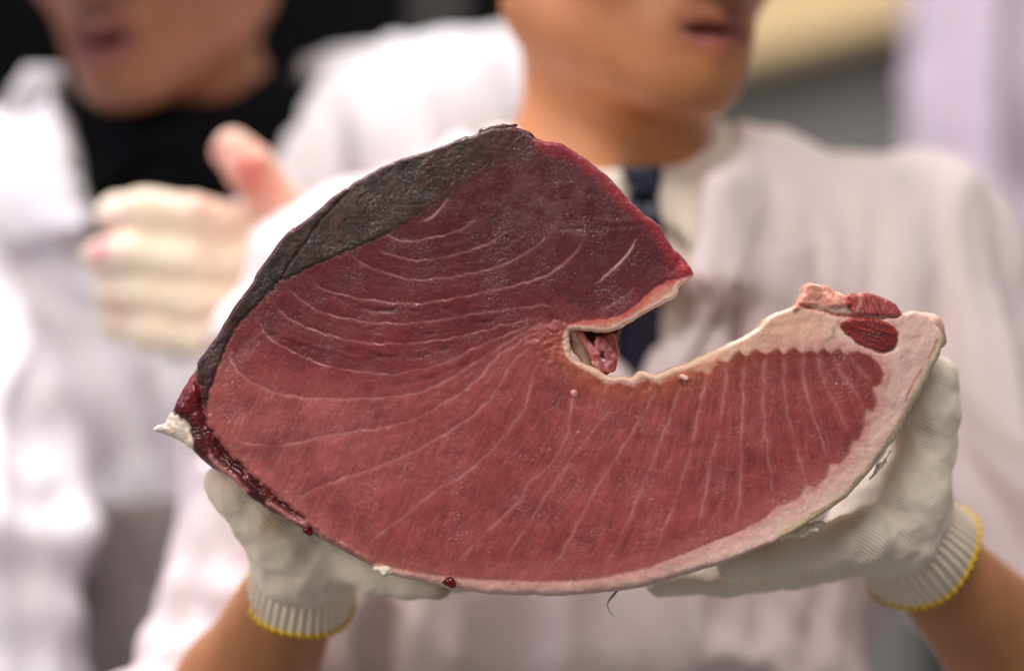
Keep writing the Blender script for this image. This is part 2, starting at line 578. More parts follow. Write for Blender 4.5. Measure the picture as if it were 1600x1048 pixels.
def make_person(spec):
    """spec: joints in world metres. Returns the Empty that carries body, clothing, hair."""
    sp = spec
    root = thing('person', sp['label'], 'person', (sp['neck'][0], sp['neck'][1], CZ - 0.62), 'people in white coats')
    hc = np.array(sp['head'])
    Rm = rot(sp['yaw'], sp['pitch'], sp['roll'])
    neck = np.array(sp['neck'])
    tc = np.array(sp['torso'])
    ty = sp.get('torso_yaw', 0.0)
    Rt = rot(ty, 0, 0)
    tw = sp.get('tw', 1.0)
    hs = sp.get('hs', 1.0)

    def torso(P, g=0.0):
        q = (P - tc) @ Rt
        d = ell(q, (0, 0, 0), (0.172 * tw + g, 0.112 + g, 0.25 + g))
        d = smin(d, ell(q, (0, 0.012, -0.34), (0.165 * tw + g, 0.12 + g, 0.26 + g)), 0.08)
        for s in ('R', 'L'):
            sh = np.array(sp['sh' + s])
            d = smin(d, cone(P, neck + np.array([0, 0.012, -0.02]), sh, 0.058 + g, 0.055 + g), 0.06)
        return d

    def arms(P, g=0.0, part='all'):
        d = None
        for s in ('R', 'L'):
            sh, el, wr = [np.array(sp[k + s]) for k in ('sh', 'el', 'wr')]
            if part in ('all', 'upper'):
                d = chain(P, [sh, el], [0.044 + g, 0.038 + g], 0.02, d)
            if part == 'all':
                d = chain(P, [el, el * 0.62 + wr * 0.38, wr], [0.038 + g, 0.041 + g, sp.get('wrist_r', 0.029) + g], 0.02, d)
        return d

    def body(P):
        q = (P - hc) @ Rm / hs
        d = hs * head_sdf(q, sp.get('mouth', 0.0))
        top = hc + Rm @ np.array([0, 0.022, -0.06])
        d = smin(d, cone(P, top, neck, 0.055, sp.get('neck_r', 0.06)), 0.025)
        d = smin(d, torso(P, -0.004), 0.04)
        return smin(d, arms(P), 0.03)

    pts = np.array([hc + 0.15, hc - 0.15] + [np.array(sp[k + s]) + o for k in ('sh', 'el', 'wr') for s in 'RL' for o in (0.085, -0.085)]
                   + [tc + [0.2, 0.16, 0], tc - [0.2, 0.15, 0]])
    lo, hi = pts.min(0), pts.max(0)
    lo[2] = CZ - 0.62
    hi2 = hi.copy()
    V, F = polygonise(body, lo, hi2, 0.0055)
    q = (V - hc) @ Rm / hs
    base = lin(sp['skin'])
    col = np.tile(base, (len(V), 1))
    n1 = fbm(V[:, 0] * 30, V[:, 1] * 30, V[:, 2] * 30)
    col *= (1 + 0.10 * n1)[:, None]
    # lips, beard shadow, ruddy cheeks
    lip = np.exp(-((q[:, 0] / 0.023) ** 4 + ((q[:, 2] + 0.0705) / 0.0125) ** 4)) * (q[:, 1] < -0.082)
    col = col * (1 - lip[:, None]) + lin(sp.get('lip', (150, 78, 66))) * lip[:, None]
    slit = np.exp(-((q[:, 0] / 0.024) ** 4 + ((q[:, 2] + 0.0705) / 0.0035) ** 2)) * (q[:, 1] < -0.078)
    col = col * (1 - 0.75 * slit[:, None]) + lin((60, 20, 18)) * 0.75 * slit[:, None]
    beard = (np.exp(-((q[:, 0] / 0.045) ** 2 + ((q[:, 2] + 0.05) / 0.02) ** 2)) + 0.6 * np.exp(-((q[:, 0] / 0.04) ** 2 + ((q[:, 2] + 0.098) / 0.02) ** 2))) * (q[:, 1] < -0.06)
    col *= (1 - 0.35 * np.clip(beard, 0, 1) * (1 - lip))[:, None] ** np.array([1.0, 0.8, 0.6])
    chk = np.exp(-(((np.abs(q[:, 0]) - 0.045) / 0.03) ** 2 + ((q[:, 2] + 0.025) / 0.03) ** 2)) * (q[:, 1] < 0)
    col = col * (1 - 0.3 * chk[:, None]) + lin(sp.get('cheek', (190, 112, 84))) * 0.3 * chk[:, None]
    mesh_obj('body', V, F, M_SKIN, root, col)

    # hair, a thick cap behind the hairline
    def hair(P):
        qq = (P - hc) @ Rm / hs
        d = ell(qq, (0, 0.022, 0.042), (0.083, 0.102, 0.094)) + 0.003 * fbm(qq[:, 0] * 60, qq[:, 1] * 60, qq[:, 2] * 25, 2)
        d = smax(d, -(qq[:, 2] - 0.055 + 1.0 * np.clip(qq[:, 1] + 0.02, -1, 0.09)), 0.01)
        return d
    V, F = polygonise(hair, hc - 0.14, hc + 0.14, 0.006)
    mesh_obj('hair', V, F, M_HAIR, root)

    # shirt: chest plus a collar band round the neck
    ax0 = neck + np.array([0, 0, -0.03])
    ax1 = hc + Rm @ np.array([0, 0.03, -0.075])
    axd = (ax1 - ax0) / np.linalg.norm(ax1 - ax0)
    fwd = Rt @ np.array([0, -1, 0])
    nr = sp.get('neck_r', 0.06)
    ch = sp.get('collar_h', 0.05)

    def shirt(P):
        d = torso(P, 0.002)
        v = P - ax0
        t = v @ axd
        rad = v - t[:, None] * axd
        r = np.linalg.norm(rad, axis=1) + 1e-9
        fr = rad @ fwd / r
        hgt = ch - sp.get('dip', 0.022) * sstep(0.1, 1.0, fr)
        rr = nr + 0.010 + 0.25 * np.clip(0.03 - t, 0, 0.1)
        c = np.maximum(np.abs(r - rr) - 0.006, np.maximum(t - hgt, -t - 0.02))
        # folded leaf of the collar
        c2 = np.maximum(np.abs(r - (rr + 0.007 + 0.16 * np.clip(hgt - t, 0, 0.08))) - 0.004, np.maximum(t - hgt, hgt - 0.038 - 0.03 * sstep(0.4, 0.8, fr) * sstep(1.0, 0.92, fr) - t))
        return smin(d, np.minimum(c, c2), 0.004)
    V, F = polygonise(shirt, lo, [hi[0], hi[1], neck[2] + 0.14], 0.0055)
    keep = V[:, 2] > CZ - 0.55
    shirt_o = mesh_obj('shirt', V, F, sp['shirt_mat'], root)

    # coat: body and sleeves one size larger, cut by the neck opening and at the sleeve ends
    vb = np.array(sp['vbot'])
    half = sp['vhalf']
    vt = sp['vtop']

    def coat(P):
        d = torso(P, 0.018)
        a = None
        for s in ('R', 'L'):
            sh, el, wr = [np.array(sp[k + s]) for k in ('sh', 'el', 'wr')]
            t = sp['sleeve' + s]
            end = el * (1 - t) + wr * t
            b = chain(P, [sh, el], [0.066, 0.064], 0.02)
            b2 = cone(P, el, end + (end - el) * 0.3, 0.063, 0.058)
            dirn = (wr - el) / np.linalg.norm(wr - el)
            b2 = smax(b2, (P - end) @ dirn, 0.006)
            b = smin(b, b2, 0.015)
            d = smin(d, b, 0.03)
        # stand of the coat collar
        v = P - ax0
        tt = v @ axd
        rad = v - tt[:, None] * axd
        r = np.linalg.norm(rad, axis=1) + 1e-9
        c = np.maximum(np.abs(r - (nr + 0.034 + 0.2 * np.clip(0.03 - tt, 0, 0.1))) - 0.007, np.maximum(tt - sp.get('coat_collar', 0.035), -tt - 0.03))
        d = smin(d, c, 0.012)
        # neck and V opening
        d = smax(d, -cone(P, ax0 - axd * 0.01, ax1, nr + 0.027, nr + 0.03), 0.006)
        f = (P - vb) @ np.array([Rt[0, 0], Rt[1, 0], 0])
        zz = np.clip((P[:, 2] - vb[2]) / (vt - vb[2]), -1, 1.4)
        wdg = np.abs(f) - half * zz
        wdg = np.maximum(wdg * 0.9, (P - tc) @ (Rt @ np.array([0, 1.0, 0])) + 0.02)
        d = smax(d, -wdg, 0.006)
        return d
    V, F = polygonise(coat, lo - 0.012, [hi[0] + 0.012, hi[1] + 0.012, neck[2] + 0.12], 0.0062)
    n = vnormals(V, F)
    sd = sp.get('seed', 0)
    wx = fbm(V[:, 0] * 5 + sd, V[:, 1] * 5, V[:, 2] * 4, 2) * 0.9
    f1 = fbm(V[:, 0] * 13 + V[:, 1] * 6 + 0.8 * wx + sd, V[:, 2] * 1.8 + wx, sd + 0.0 * wx, 2)
    f2 = fbm(V[:, 0] * 5 + V[:, 2] * 6 + sd, V[:, 2] * 3 - V[:, 0] * 4 + 2 * wx, 5.5 + sd, 2)
    ridge = 1 - np.abs(f1) * 2.2
    ridge2 = 1 - np.abs(f2) * 2.4
    calm = 1 - 0.62 * sstep(neck[2] - 0.10, neck[2] + 0.0, V[:, 2])
    fold = np.maximum(0.012 * (ridge - 0.4) + 0.006 * (ridge2 - 0.4), -0.008) * calm
    # sleeves wrinkle across the bend
    for s in ('R', 'L'):
        el = np.array(sp['el' + s])
        w = np.exp(-(np.linalg.norm(V - el, axis=1) / 0.11) ** 2)
        fold += w * 0.003 * np.sin(V[:, 2] * 150 + 6 * wx + V[:, 0] * 60)
    V = V + n * np.maximum(fold * sp.get('fold', 1.0), -0.011)[:, None]
    coat_o = mesh_obj('coat', V, F, sp['coat_mat'], root)
    sp['coat_fn'] = coat
    sp['shirt_fn'] = shirt
    return root, coat_o, shirt_o


def hit(fn, x, z, y0=0.05, y1=1.6):
    """first y at which a ray along +y enters the surface fn"""
    ys = np.linspace(y0, y1, 500)
    P = np.stack([np.full_like(ys, x), ys, np.full_like(ys, z)], 1)
    f = fn(P)
    i = np.nonzero(f < 0)[0]
    return ys[i[0]] if len(i) else None


def cloth_hit(ob):
    from mathutils.bvhtree import BVHTree
    me = ob.data
    tree = BVHTree.FromPolygons([v.co.copy() for v in me.vertices], [tuple(p.vertices) for p in me.polygons])

    def fn(x, z):
        loc = tree.ray_cast(Vector((x, 0.05, z)), Vector((0, 1, 0)))[0]
        return loc.y if loc is not None else None
    return fn


def patch(name, fn, outline, thick, mat, parent, nseg=10, off=0.004, ray=None):
    """a cloth piece lying on surface fn: quad strip between two edges given as (x,z) polylines"""
    A, B = outline
    A = catmull(A, 5)
    B = catmull(B, 5)
    n = min(len(A), len(B))
    V = []
    for i in range(n):
        for j in range(nseg + 1):
            p = A[i] + (B[i] - A[i]) * j / nseg
            y = ray(p[0], p[1]) if ray else hit(fn, p[0], p[1])
            V.append([p[0], (y if y is not None else np.nan), p[1]])
    V = np.array(V)
    bad = np.isnan(V[:, 1])
    V[bad, 1] = np.nanmean(V[:, 1])
    F = [[i * (nseg + 1) + j, (i + 1) * (nseg + 1) + j, (i + 1) * (nseg + 1) + j + 1, i * (nseg + 1) + j + 1]
         for i in range(n - 1) for j in range(nseg)]
    front = V.copy()
    front[:, 1] -= off + thick
    back = V.copy()
    back[:, 1] -= off
    m = len(V)
    VV = np.concatenate([front, back])
    FF = F + [[a + m for a in f[::-1]] for f in F]
    w = nseg + 1
    ring = [i for i in range(w)] + [i * w + nseg for i in range(1, n)] + [(n - 1) * w + j for j in range(nseg - 1, -1, -1)] + [i * w for i in range(n - 2, 0, -1)]
    for a, b in zip(ring, ring[1:] + ring[:1]):
        FF.append([a, b, b + m, a + m])
    return mesh_obj(name, VV, FF, mat, parent)


def tube(name, pts, rad, mat, parent=None, nseg=10, sub=5):
    P = catmull(pts, sub)
    Rr = np.interp(np.linspace(0, 1, len(P)), np.linspace(0, 1, len(rad)), rad)
    V, F = [], []
    for i, p in enumerate(P):
        t = P[min(i + 1, len(P) - 1)] - P[max(i - 1, 0)]
        t = Vector(t).normalized()
        u = t.cross(Vector((0.3, 1, 0.2))).normalized()
        v = t.cross(u)
        for k in range(nseg):
            a = 2 * math.pi * k / nseg
            V.append(Vector(p) + (u * math.cos(a) + v * math.sin(a)) * float(Rr[i]))
    for i in range(len(P) - 1):
        for k in range(nseg):
            k2 = (k + 1) % nseg
            F.append([i * nseg + k, i * nseg + k2, (i + 1) * nseg + k2, (i + 1) * nseg + k])
    F.append(list(range(nseg))[::-1])
    F.append([(len(P) - 1) * nseg + k for k in range(nseg)])
    return mesh_obj(name, np.array([list(v) for v in V]), F, mat, parent)


def box(name, c, size, mat, rz=0.0, ry=0.0, bevel=0.004, parent=None):
    import bmesh
    bm = bmesh.new()
    bmesh.ops.create_cube(bm, size=1.0)
    for v in bm.verts:
        v.co = Vector((v.co.x * size[0], v.co.y * size[1], v.co.z * size[2]))
    bmesh.ops.bevel(bm, geom=bm.edges[:], offset=bevel, segments=2, affect='EDGES')
    me = bpy.data.meshes.new(name)
    bm.to_mesh(me)
    bm.free()
    me.materials.append(mat)
    o = bpy.data.objects.new(name, me)
    COL.objects.link(o)
    o.location = c
    o.rotation_euler = (0, ry, rz)
    if parent is not None:
        o.parent = parent
        o.matrix_parent_inverse = parent.matrix_basis.inverted()
    return o


# ------------------------------------------------------------------ background of the hall
wall = box('back_wall', (0, 2.95, CZ - 0.1), (5.2, 0.1, 3.2), M_DARKWALL)
wall['kind'] = 'structure'
post = box('wall_post', tuple(W(686, 60, 2.6)), (R(44, 2.6), 0.07, 2.9), M_POST)
post['label'] = 'grey upright post against the dark wall'
post['category'] = 'post'
c = W(1300, -58, 2.0)
hood = box('beige_beam', tuple(c), (0.50, 0.12, 0.20), M_BEIGE, ry=math.radians(-14.0), bevel=0.01)
hood['label'] = 'beige sloping beam above the grey steel cabinet'
hood['category'] = 'beam'
cab = thing('steel_cabinet', 'grey steel cabinet under the beige beam', 'cabinet', tuple(W(1290, 524, 2.25)))
box('side_panel', tuple(W(1285, 400, 2.25)), (R(350, 2.25), 0.3, 1.4), M_GREY, parent=cab)
box('door_edge', tuple(W(1452, 400, 2.2)), (R(30, 2.2), 0.3, 1.4), M_DARKWALL, parent=cab)

# ------------------------------------------------------------------ people
Y0 = 0.274
main = dict(
    label='person in white coat and navy tie holding the tuna slab', skin=(190, 127, 82), lip=(150, 80, 66), cheek=(196, 118, 82),
    hs=1.12, head=(0.077, 0.295, CZ + 0.275), yaw=math.radians(29), pitch=math.radians(5), roll=math.radians(2),
    neck=(0.066, 0.325, CZ + 0.085), neck_r=0.060, torso=(0.058, 0.372, CZ - 0.13), torso_yaw=math.radians(14), tw=1.05,
    shR=(-0.108, 0.345, CZ + 0.025), shL=(0.266, 0.365, CZ + 0.045),
    elR=(-0.190, 0.245, CZ - 0.275), elL=(0.365, 0.255, CZ - 0.25),
    wrR=tuple(W(477, 878, 0.084)), wrL=tuple(W(1414, 838, 0.092)), wrist_r=0.0245, sleeveR=0.12, sleeveL=0.10,
    shirt_mat=M_SHIRT, coat_mat=M_COAT, vbot=(0.083, 0.25, CZ - 0.09), vtop=CZ + 0.13, vhalf=0.045, seed=3.0, fold=1.9, coat_collar=0.045, collar_h=0.086, dip=0.036)
p_main, coat_main, shirt_main = make_person(main)

left = dict(
    label='person in white coat over black shirt raising a stained gloved hand', skin=(150, 96, 68), lip=(112, 52, 50), cheek=(170, 100, 80),
    hs=1.12, head=(-0.262, 0.53, CZ + 0.310), yaw=math.radians(-20), pitch=math.radians(14), roll=math.radians(-3), mouth=0.002,
    neck=(-0.245, 0.575, CZ + 0.135), neck_r=0.06, torso=(-0.245, 0.62, CZ - 0.11), torso_yaw=math.radians(-6), tw=1.02,
    shR=(-0.455, 0.60, CZ + 0.08), shL=(-0.030, 0.585, CZ + 0.155),
    elR=(-0.356, 0.45, CZ - 0.15), elL=(-0.055, 0.475, CZ - 0.13),
    wrR=(-0.372, 0.36, CZ - 0.385), wrL=tuple(W(455, 510, 0.40)), sleeveR=0.9, sleeveL=0.78,
    shirt_mat=M_BLACK, coat_mat=M_COAT2, vbot=(-0.245, 0.5, CZ - 0.02), vtop=CZ + 0.18, vhalf=0.098, seed=11.0, fold=1.8, collar_h=0.095, dip=0.03, coat_collar=0.075)
p_left, coat_left, shirt_left = make_person(left)

cx = 0.60
right = dict(
    label='person in lilac tinted white coat standing before the cabinet', skin=(180, 125, 90),
    head=(cx + 0.0, 1.02, CZ + 0.62), yaw=math.radians(-30), pitch=0.0, roll=0.0,
    neck=(cx, 1.06, CZ + 0.45), torso=(cx, 1.10, CZ + 0.22), torso_yaw=math.radians(-20), tw=1.0,
    shR=(cx - 0.165, 1.10, CZ + 0.40), shL=(cx + 0.2, 1.05, CZ + 0.40),
    elR=(cx - 0.175, 1.06, CZ + 0.10), elL=(cx + 0.23, 1.0, CZ + 0.10),
    wrR=(cx - 0.10, 0.88, CZ - 0.06), wrL=(cx + 0.15, 0.83, CZ - 0.06), sleeveR=0.92, sleeveL=0.92,
    shirt_mat=M_SHIRT, coat_mat=M_COAT3, vbot=(cx - 0.02, 1.0, CZ + 0.25), vtop=CZ + 0.46, vhalf=0.06, seed=23.0, fold=1.2)
p_right, coat_right, shirt_right = make_person(right)

# tie
sh_fn = main['shirt_fn']


def tie_mesh(outline, y_off, name, parent):
    return patch(name, sh_fn, outline, 0.006, M_TIE, parent, nseg=6, off=y_off)


s3 = 0.000408
def xz(px, py, y=0.27):
    s = S * (D + y) / D
    return ((px - 800) * s, CZ + (524 - py) * s)


tie = tie_mesh(([xz(978, 300), xz(968, 400), xz(962, 500), xz(962, 620), xz(975, 760)], [xz(1022, 300), xz(1036, 400), xz(1032, 500), xz(1028, 620), xz(1035, 760)]), 0.005, 'tie', p_main)
tie_mesh(([xz(966, 262), xz(972, 285), xz(980, 306)], [xz(1028, 262), xz(1030, 285), xz(1024, 306)]), 0.014, 'tie_knot', tie)

# coat details: lapels, breast pocket, buttons
cf = main['coat_fn']
ray_m = cloth_hit(coat_main)
patch('lapel', cf, ([xz(1106, 212), xz(1086, 300), xz(1066, 400), xz(1045, 500), xz(1012, 660)], [xz(1150, 212), xz(1190, 300), xz(1165, 400), xz(1095, 520), xz(1018, 662)]), 0.006, M_COAT, coat_main, off=0.003, ray=ray_m)
patch('lapel', cf, ([xz(895, 225), xz(920, 330), xz(940, 430), xz(965, 560), xz(1000, 660)], [xz(840, 215), xz(810, 300), xz(830, 400), xz(905, 540), xz(990, 665)]), 0.006, M_COAT, coat_main, off=0.003, ray=ray_m)
patch('breast_pocket', cf, ([xz(1145, 395), xz(1150, 470), xz(1155, 545)], [xz(1262, 380), xz(1266, 460), xz(1270, 535)]), 0.004, M_COAT, coat_main, off=0.002, ray=ray_m)
lf = left['coat_fn']


def xzl(px, py, y=0.50):
    return xz(px, py, y)


patch('lapel', lf, ([xzl(90, 100), xzl(95, 170), xzl(140, 250), xzl(190, 320)], [xzl(30, 100), xzl(-20, 200), xzl(-10, 370), xzl(150, 362)]), 0.007, M_COAT2, coat_left, off=0.016)
patch('lapel', lf, ([xzl(426, 120), xzl(424, 170), xzl(400, 240), xzl(330, 320)], [xzl(470, 115), xzl(530, 190), xzl(520, 330), xzl(380, 390)]), 0.007, M_COAT2, coat_left, off=0.016)


M_PANEL = simple('dark_grey_panel', (142, 133, 130), rough=0.8, nscale=14, namt=0.15)
patch('grey_panel', left['shirt_fn'], ([xzl(110, 790), xzl(110, 900), xzl(110, 1090)], [xzl(300, 770), xzl(300, 900), xzl(300, 1090)]), 0.004, M_PANEL, p_left, off=0.045)  # plain grey panel between arm and sleeve, darker than the coat


# ------------------------------------------------------------------ gloves
def glove(parent, fingers, palm, name, axis, stains, base, voxel=0.0017, period=0.0017, mat=None):
    """fingers: list of (points, radii) in world metres; palm: list of (points, radii)"""
    allp = [p for f in fingers + palm for p in f[0]]
    allp = np.array(allp)
    lo, hi = allp.min(0) - 0.034, allp.max(0) + 0.034

    def fn(P):
        d = None
        for pts, rad in palm:
            d = chain(P, [np.array(p) for p in pts], rad, 0.014, d)
        for pts, rad in fingers:
            c = chain(P, [np.array(p) for p in pts], rad, 0.004)
            d = smin(d, c, 0.006)
        return d
    V, F = polygonise(fn, lo, hi, voxel)
    n = vnormals(V, F)
    wr = 0.0009 * fbm(V[:, 0] * 60, V[:, 1] * 60, V[:, 2] * 60, 3) + 0.0007 * (1 - np.abs(fbm(V[:, 0] * 45 + 4, V[:, 1] * 45, V[:, 2] * 45, 2)) * 3)
    V = V + n * wr[:, None]
    col = np.tile(lin(base), (len(V), 1)) * (1 + 0.05 * fbm(V[:, 0] * 40, V[:, 1] * 40, V[:, 2] * 40, 3))[:, None]
    for p, r, c3, amt in stains:
        dd = np.linalg.norm(V - np.array(p), axis=1) / r
        m = amt * np.clip(np.exp(-dd ** 2) * (1 + 0.9 * fbm(V[:, 0] * 110, V[:, 1] * 110, V[:, 2] * 110, 3)), 0, 1)
        col = col * (1 - m[:, None]) + lin(c3) * m[:, None]
    return mesh_obj(name, V, F, mat or knit_material(name + '_knit', axis, period), parent, col)


def cuff(parent, a, b, ra, rb, ribs, base, mat, flat=0.95, wob=0.0, hemr=0.0013):
    """ribbed tube from a (hand) to b (arm) with a stitched yellow hem"""
    a, b = np.array(a, float), np.array(b, float)
    t = Vector(b - a).normalized()
    u = t.cross(Vector((0, 1, 0))).normalized()
    v = t.cross(u).normalized()
    nr, na = 26, ribs * 8
    th = np.linspace(0, 2 * math.pi, na, endpoint=False)
    V = []
    for i in range(nr):
        f = i / (nr - 1)
        for k in range(na):
            r = ra + (rb - ra) * (f ** 1.2) + 0.0011 * math.cos(ribs * th[k] + 0.5 * math.sin(3 * f)) + 0.0014 * math.sin(2 * th[k] + 5 * f + wob) * f
            p = a + (b - a) * (f + 0.05 * f * math.sin(3 * th[k] + wob)) + (np.array(u) * math.cos(th[k]) + np.array(v) * math.sin(th[k]) * flat) * r
            V.append(p)
    rimp = [np.array(V[(nr - 1) * na + k]) for k in range(na)]
    ctr = np.mean(rimp, 0)
    for k in range(na):          # turned-in edge
        V.append(ctr + (rimp[k] - ctr) * 0.93 - np.array(t) * 0.004)
    F = [[i * na + k, i * na + (k + 1) % na, (i + 1) * na + (k + 1) % na, (i + 1) * na + k] for i in range(nr) for k in range(na)]
    V = np.array(V)
    col = np.tile(lin(base), (len(V), 1))
    ph = np.tile(np.cos(ribs * th), nr + 1)
    col *= (0.93 + 0.07 * ph)[:, None]
    c = mesh_obj('cuff', V, F, mat, parent, col)
    # hem: overlock yarn round the rim
    st = rimp[::4]
    HV, HF = [], []
    ns = 8
    m = len(st)
    for i, p in enumerate(st):
        rad = Vector(p - ctr).normalized()
        rr = hemr * (1 + 0.10 * math.sin(i * 2.4))
        for k in range(ns):
            an = 2 * math.pi * k / ns
            HV.append(Vector(p) + rad * (math.cos(an) * rr * 0.8 + 0.0004) + t * (math.sin(an) * rr * 1.25 - 0.0006))
    for i in range(m):
        for k in range(ns):
            HF.append([i * ns + k, i * ns + (k + 1) % ns, ((i + 1) % m) * ns + (k + 1) % ns, ((i + 1) % m) * ns + k])
    mesh_obj('hem', np.array([list(x) for x in HV]), HF, M_YELLOW, parent)
    return c


def ch(*a):
    """chain from (px,py,y,r_px) tuples"""
    return ([W(x, y, d) for x, y, d, r in a], [R(r, d) for x, y, d, r in a])


M_CUFF = simple('glove_cuff_knit', (0, 0, 0), rough=0.9, nscale=60, namt=0.05, bump=0.35, bscale=1200, bdist=0.0008, attr=True, spec=0.2)
# hand under the lower left of the slab
g1 = glove(p_main,
           [ch((520, 862, .066, 42), (585, 892, .056, 34), (640, 905, .050, 29), (686, 913, .046, 22)),
            ch((525, 860, .088, 42), (600, 888, .084, 33), (665, 900, .080, 29), (720, 903, .076, 22)),
            ch((520, 850, .110, 40), (600, 876, .110, 32), (665, 886, .106, 28), (715, 888, .102, 22)),
            ch((505, 838, .128, 36), (570, 858, .130, 28), (630, 866, .128, 24), (665, 868, .126, 19)),
            ch((448, 850, .060, 52), (405, 808, .054, 44), (368, 772, .050, 38), (350, 752, .050, 31))],
           [ch((476, 872, .074, 66), (500, 850, .080, 62)),
            ch((478, 866, .080, 64), (520, 856, .075, 48)), ch((478, 866, .082, 64), (515, 845, .115, 44)),
            ch((470, 872, .072, 64), (440, 842, .062, 54))],
           'glove', (0.62, -0.2, 0.75), [(W(432, 812, .03), .012, (214, 150, 100), 0.9), (W(338, 745, .03), .014, (222, 176, 150), 0.7),
                                        (W(700, 935, .04), .010, (178, 130, 110), 0.7), (W(470, 838, .03), .022, (196, 188, 170), .5)], (253, 236, 212))
cuff(g1, W(480, 850, .072), W(469, 930, .104), R(78, .07), R(87, .09), 40, (253, 236, 213), M_CUFF, wob=0.4)
# hand under the right end of the slab
g2 = glove(p_main,
           [ch((1350, 838, .052, 46), (1285, 858, .046, 36), (1210, 874, .042, 31), (1146, 884, .040, 24)),
            ch((1345, 852, .078, 46), (1240, 886, .072, 34), (1130, 902, .068, 29), (1030, 910, .064, 22)),
            ch((1345, 845, .104, 44), (1240, 876, .102, 33), (1140, 888, .098, 28), (1050, 892, .095, 22)),
            ch((1350, 832, .126, 40), (1270, 858, .126, 30), (1190, 868, .124, 26), (1125, 872, .122, 20)),
            ch((1425, 775, .066, 58), (1443, 700, .066, 50), (1452, 640, .060, 46), (1458, 592, .056, 39))],
           [ch((1400, 822, .078, 70), (1370, 815, .080, 68)),
            ch((1390, 815, .080, 68), (1345, 845, .070, 50)), ch((1390, 815, .086, 66), (1350, 838, .112, 46)),
            ch((1395, 815, .074, 70), (1425, 770, .068, 60))],
           'glove', (0.45, 0.35, 0.82), [(W(1300, 800, .03), .012, (205, 170, 150), .6), (W(1380, 770, .03), .03, (214, 208, 192), .5)], (250, 234, 212))
cuff(g2, W(1384, 804, .074), W(1443, 868, .108), R(80, .08), R(96, .10), 42, (250, 234, 213), M_CUFF, wob=1.9)

# raised gloved hand of the person on the left
yh = 0.37
M_BGK = simple('worn_glove_knit', (0, 0, 0), rough=0.9, nscale=60, namt=0.06, bump=0.3, bscale=900, attr=True, spec=0.2)
g3 = glove(p_left,
           [ch((395, 363, yh, 37), (300, 340, yh - .03, 35), (225, 330, yh - .035, 34), (180, 336, yh - .012, 30)),
            ch((400, 418, yh, 37), (290, 408, yh - .035, 35), (205, 398, yh - .04, 34), (160, 402, yh - .015, 30)),
            ch((395, 468, yh, 35), (290, 470, yh - .03, 34), (215, 458, yh - .035, 31), (172, 458, yh - .012, 28)),
            ch((390, 513, yh, 32), (300, 526, yh - .025, 30), (225, 516, yh - .03, 28), (178, 506, yh - .010, 25)),
            ch((450, 390, yh, 48), (430, 318, yh - .02, 42), (392, 264, yh - .03, 38), (362, 234, yh - .028, 31))],
           [ch((400, 378, yh, 46), (400, 508, yh, 44)), ch((455, 518, yh + .02, 66), (400, 438, yh + .006, 56)), ch((455, 518, yh + .02, 66), (405, 388, yh + .006, 50)),
            ch((455, 528, yh + .02, 66), (400, 503, yh + .006, 50))],
           'glove', (1, 0, 0), [(W(374, 255, yh - .055), .036, (206, 88, 84), 0.85), (W(425, 318, yh - .06), .030, (222, 112, 96), 0.85), (W(140, 380, yh - .04), .016, (206, 100, 124), 1.0), (W(165, 300, yh - .05), .016, (226, 170, 140), .6),
                                (W(150, 490, yh - .04), .016, (226, 150, 110), .8), (W(285, 305, yh - .06), .012, (216, 140, 130), .5)], (246, 230, 206), voxel=0.0024, mat=M_BGK)

# ------------------------------------------------------------------ the tuna slab
OUT = [(236, 671), (254, 661), (261, 645), (267, 637), (282, 607), (297, 583), (311, 560), (330, 535), (348, 507), (370, 471), (386, 452), (411, 411), (445, 367),
       (457, 358), (486, 336), (520, 308), (545, 290), (573, 272), (607, 255), (640, 244), (671, 235), (695, 226), (715, 217), (735, 212), (752, 206), (777, 199), (806, 199),
       (834, 213), (852, 221), (871, 222), (896, 235), (921, 252), (952, 277), (984, 313), (1009, 336), (1031, 353), (1046, 380), (1062, 396),
       (1076, 413), (1083, 425), (1080, 436), (1062, 446), (1057, 463), (1040, 471), (1009, 489), (981, 505), (966, 513), (944, 519), (915, 517),
       (893, 517), (888, 527), (892, 539), (891, 549), (898, 561), (919, 570), (937, 579), (955, 589), (971, 587), (987, 590), (996, 582), (1006, 580), (1025, 586), (1050, 575),
       (1064, 571), (1075, 568), (1097, 557), (1128, 543), (1159, 528), (1184, 514), (1203, 495), (1237, 481), (1250, 468), (1255, 452), (1263, 443), (1278, 445), (1294, 447), (1308, 456), (1322, 460), (1345, 457), (1369, 459), (1390, 467), (1404, 477), (1414, 490),
       (1431, 485), (1453, 493), (1473, 513), (1481, 530), (1475, 554), (1460, 584), (1444, 614), (1412, 670), (1394, 699), (1353, 748), (1323, 778), (1289, 801),
       (1229, 837), (1195, 853), (1121, 884), (1060, 902), (1006, 917), (950, 926), (894, 931), (850, 932), (809, 931), (765, 929), (725, 924), (690, 918), (644, 906),
       (601, 896), (577, 884), (530, 859), (482, 833), (435, 808), (391, 781), (361, 754), (320, 725), (295, 703), (276, 689), (248, 677)]
OUTC = catmull(OUT, 3, closed=True)
_jx = fbm(OUTC[:, 0] / 9, OUTC[:, 1] / 9, 1.5, 3)
_jy = fbm(OUTC[:, 0] / 9, OUTC[:, 1] / 9, 7.5, 3)
OUTC = OUTC + np.stack([_jx, _jy], 1) * 2.0

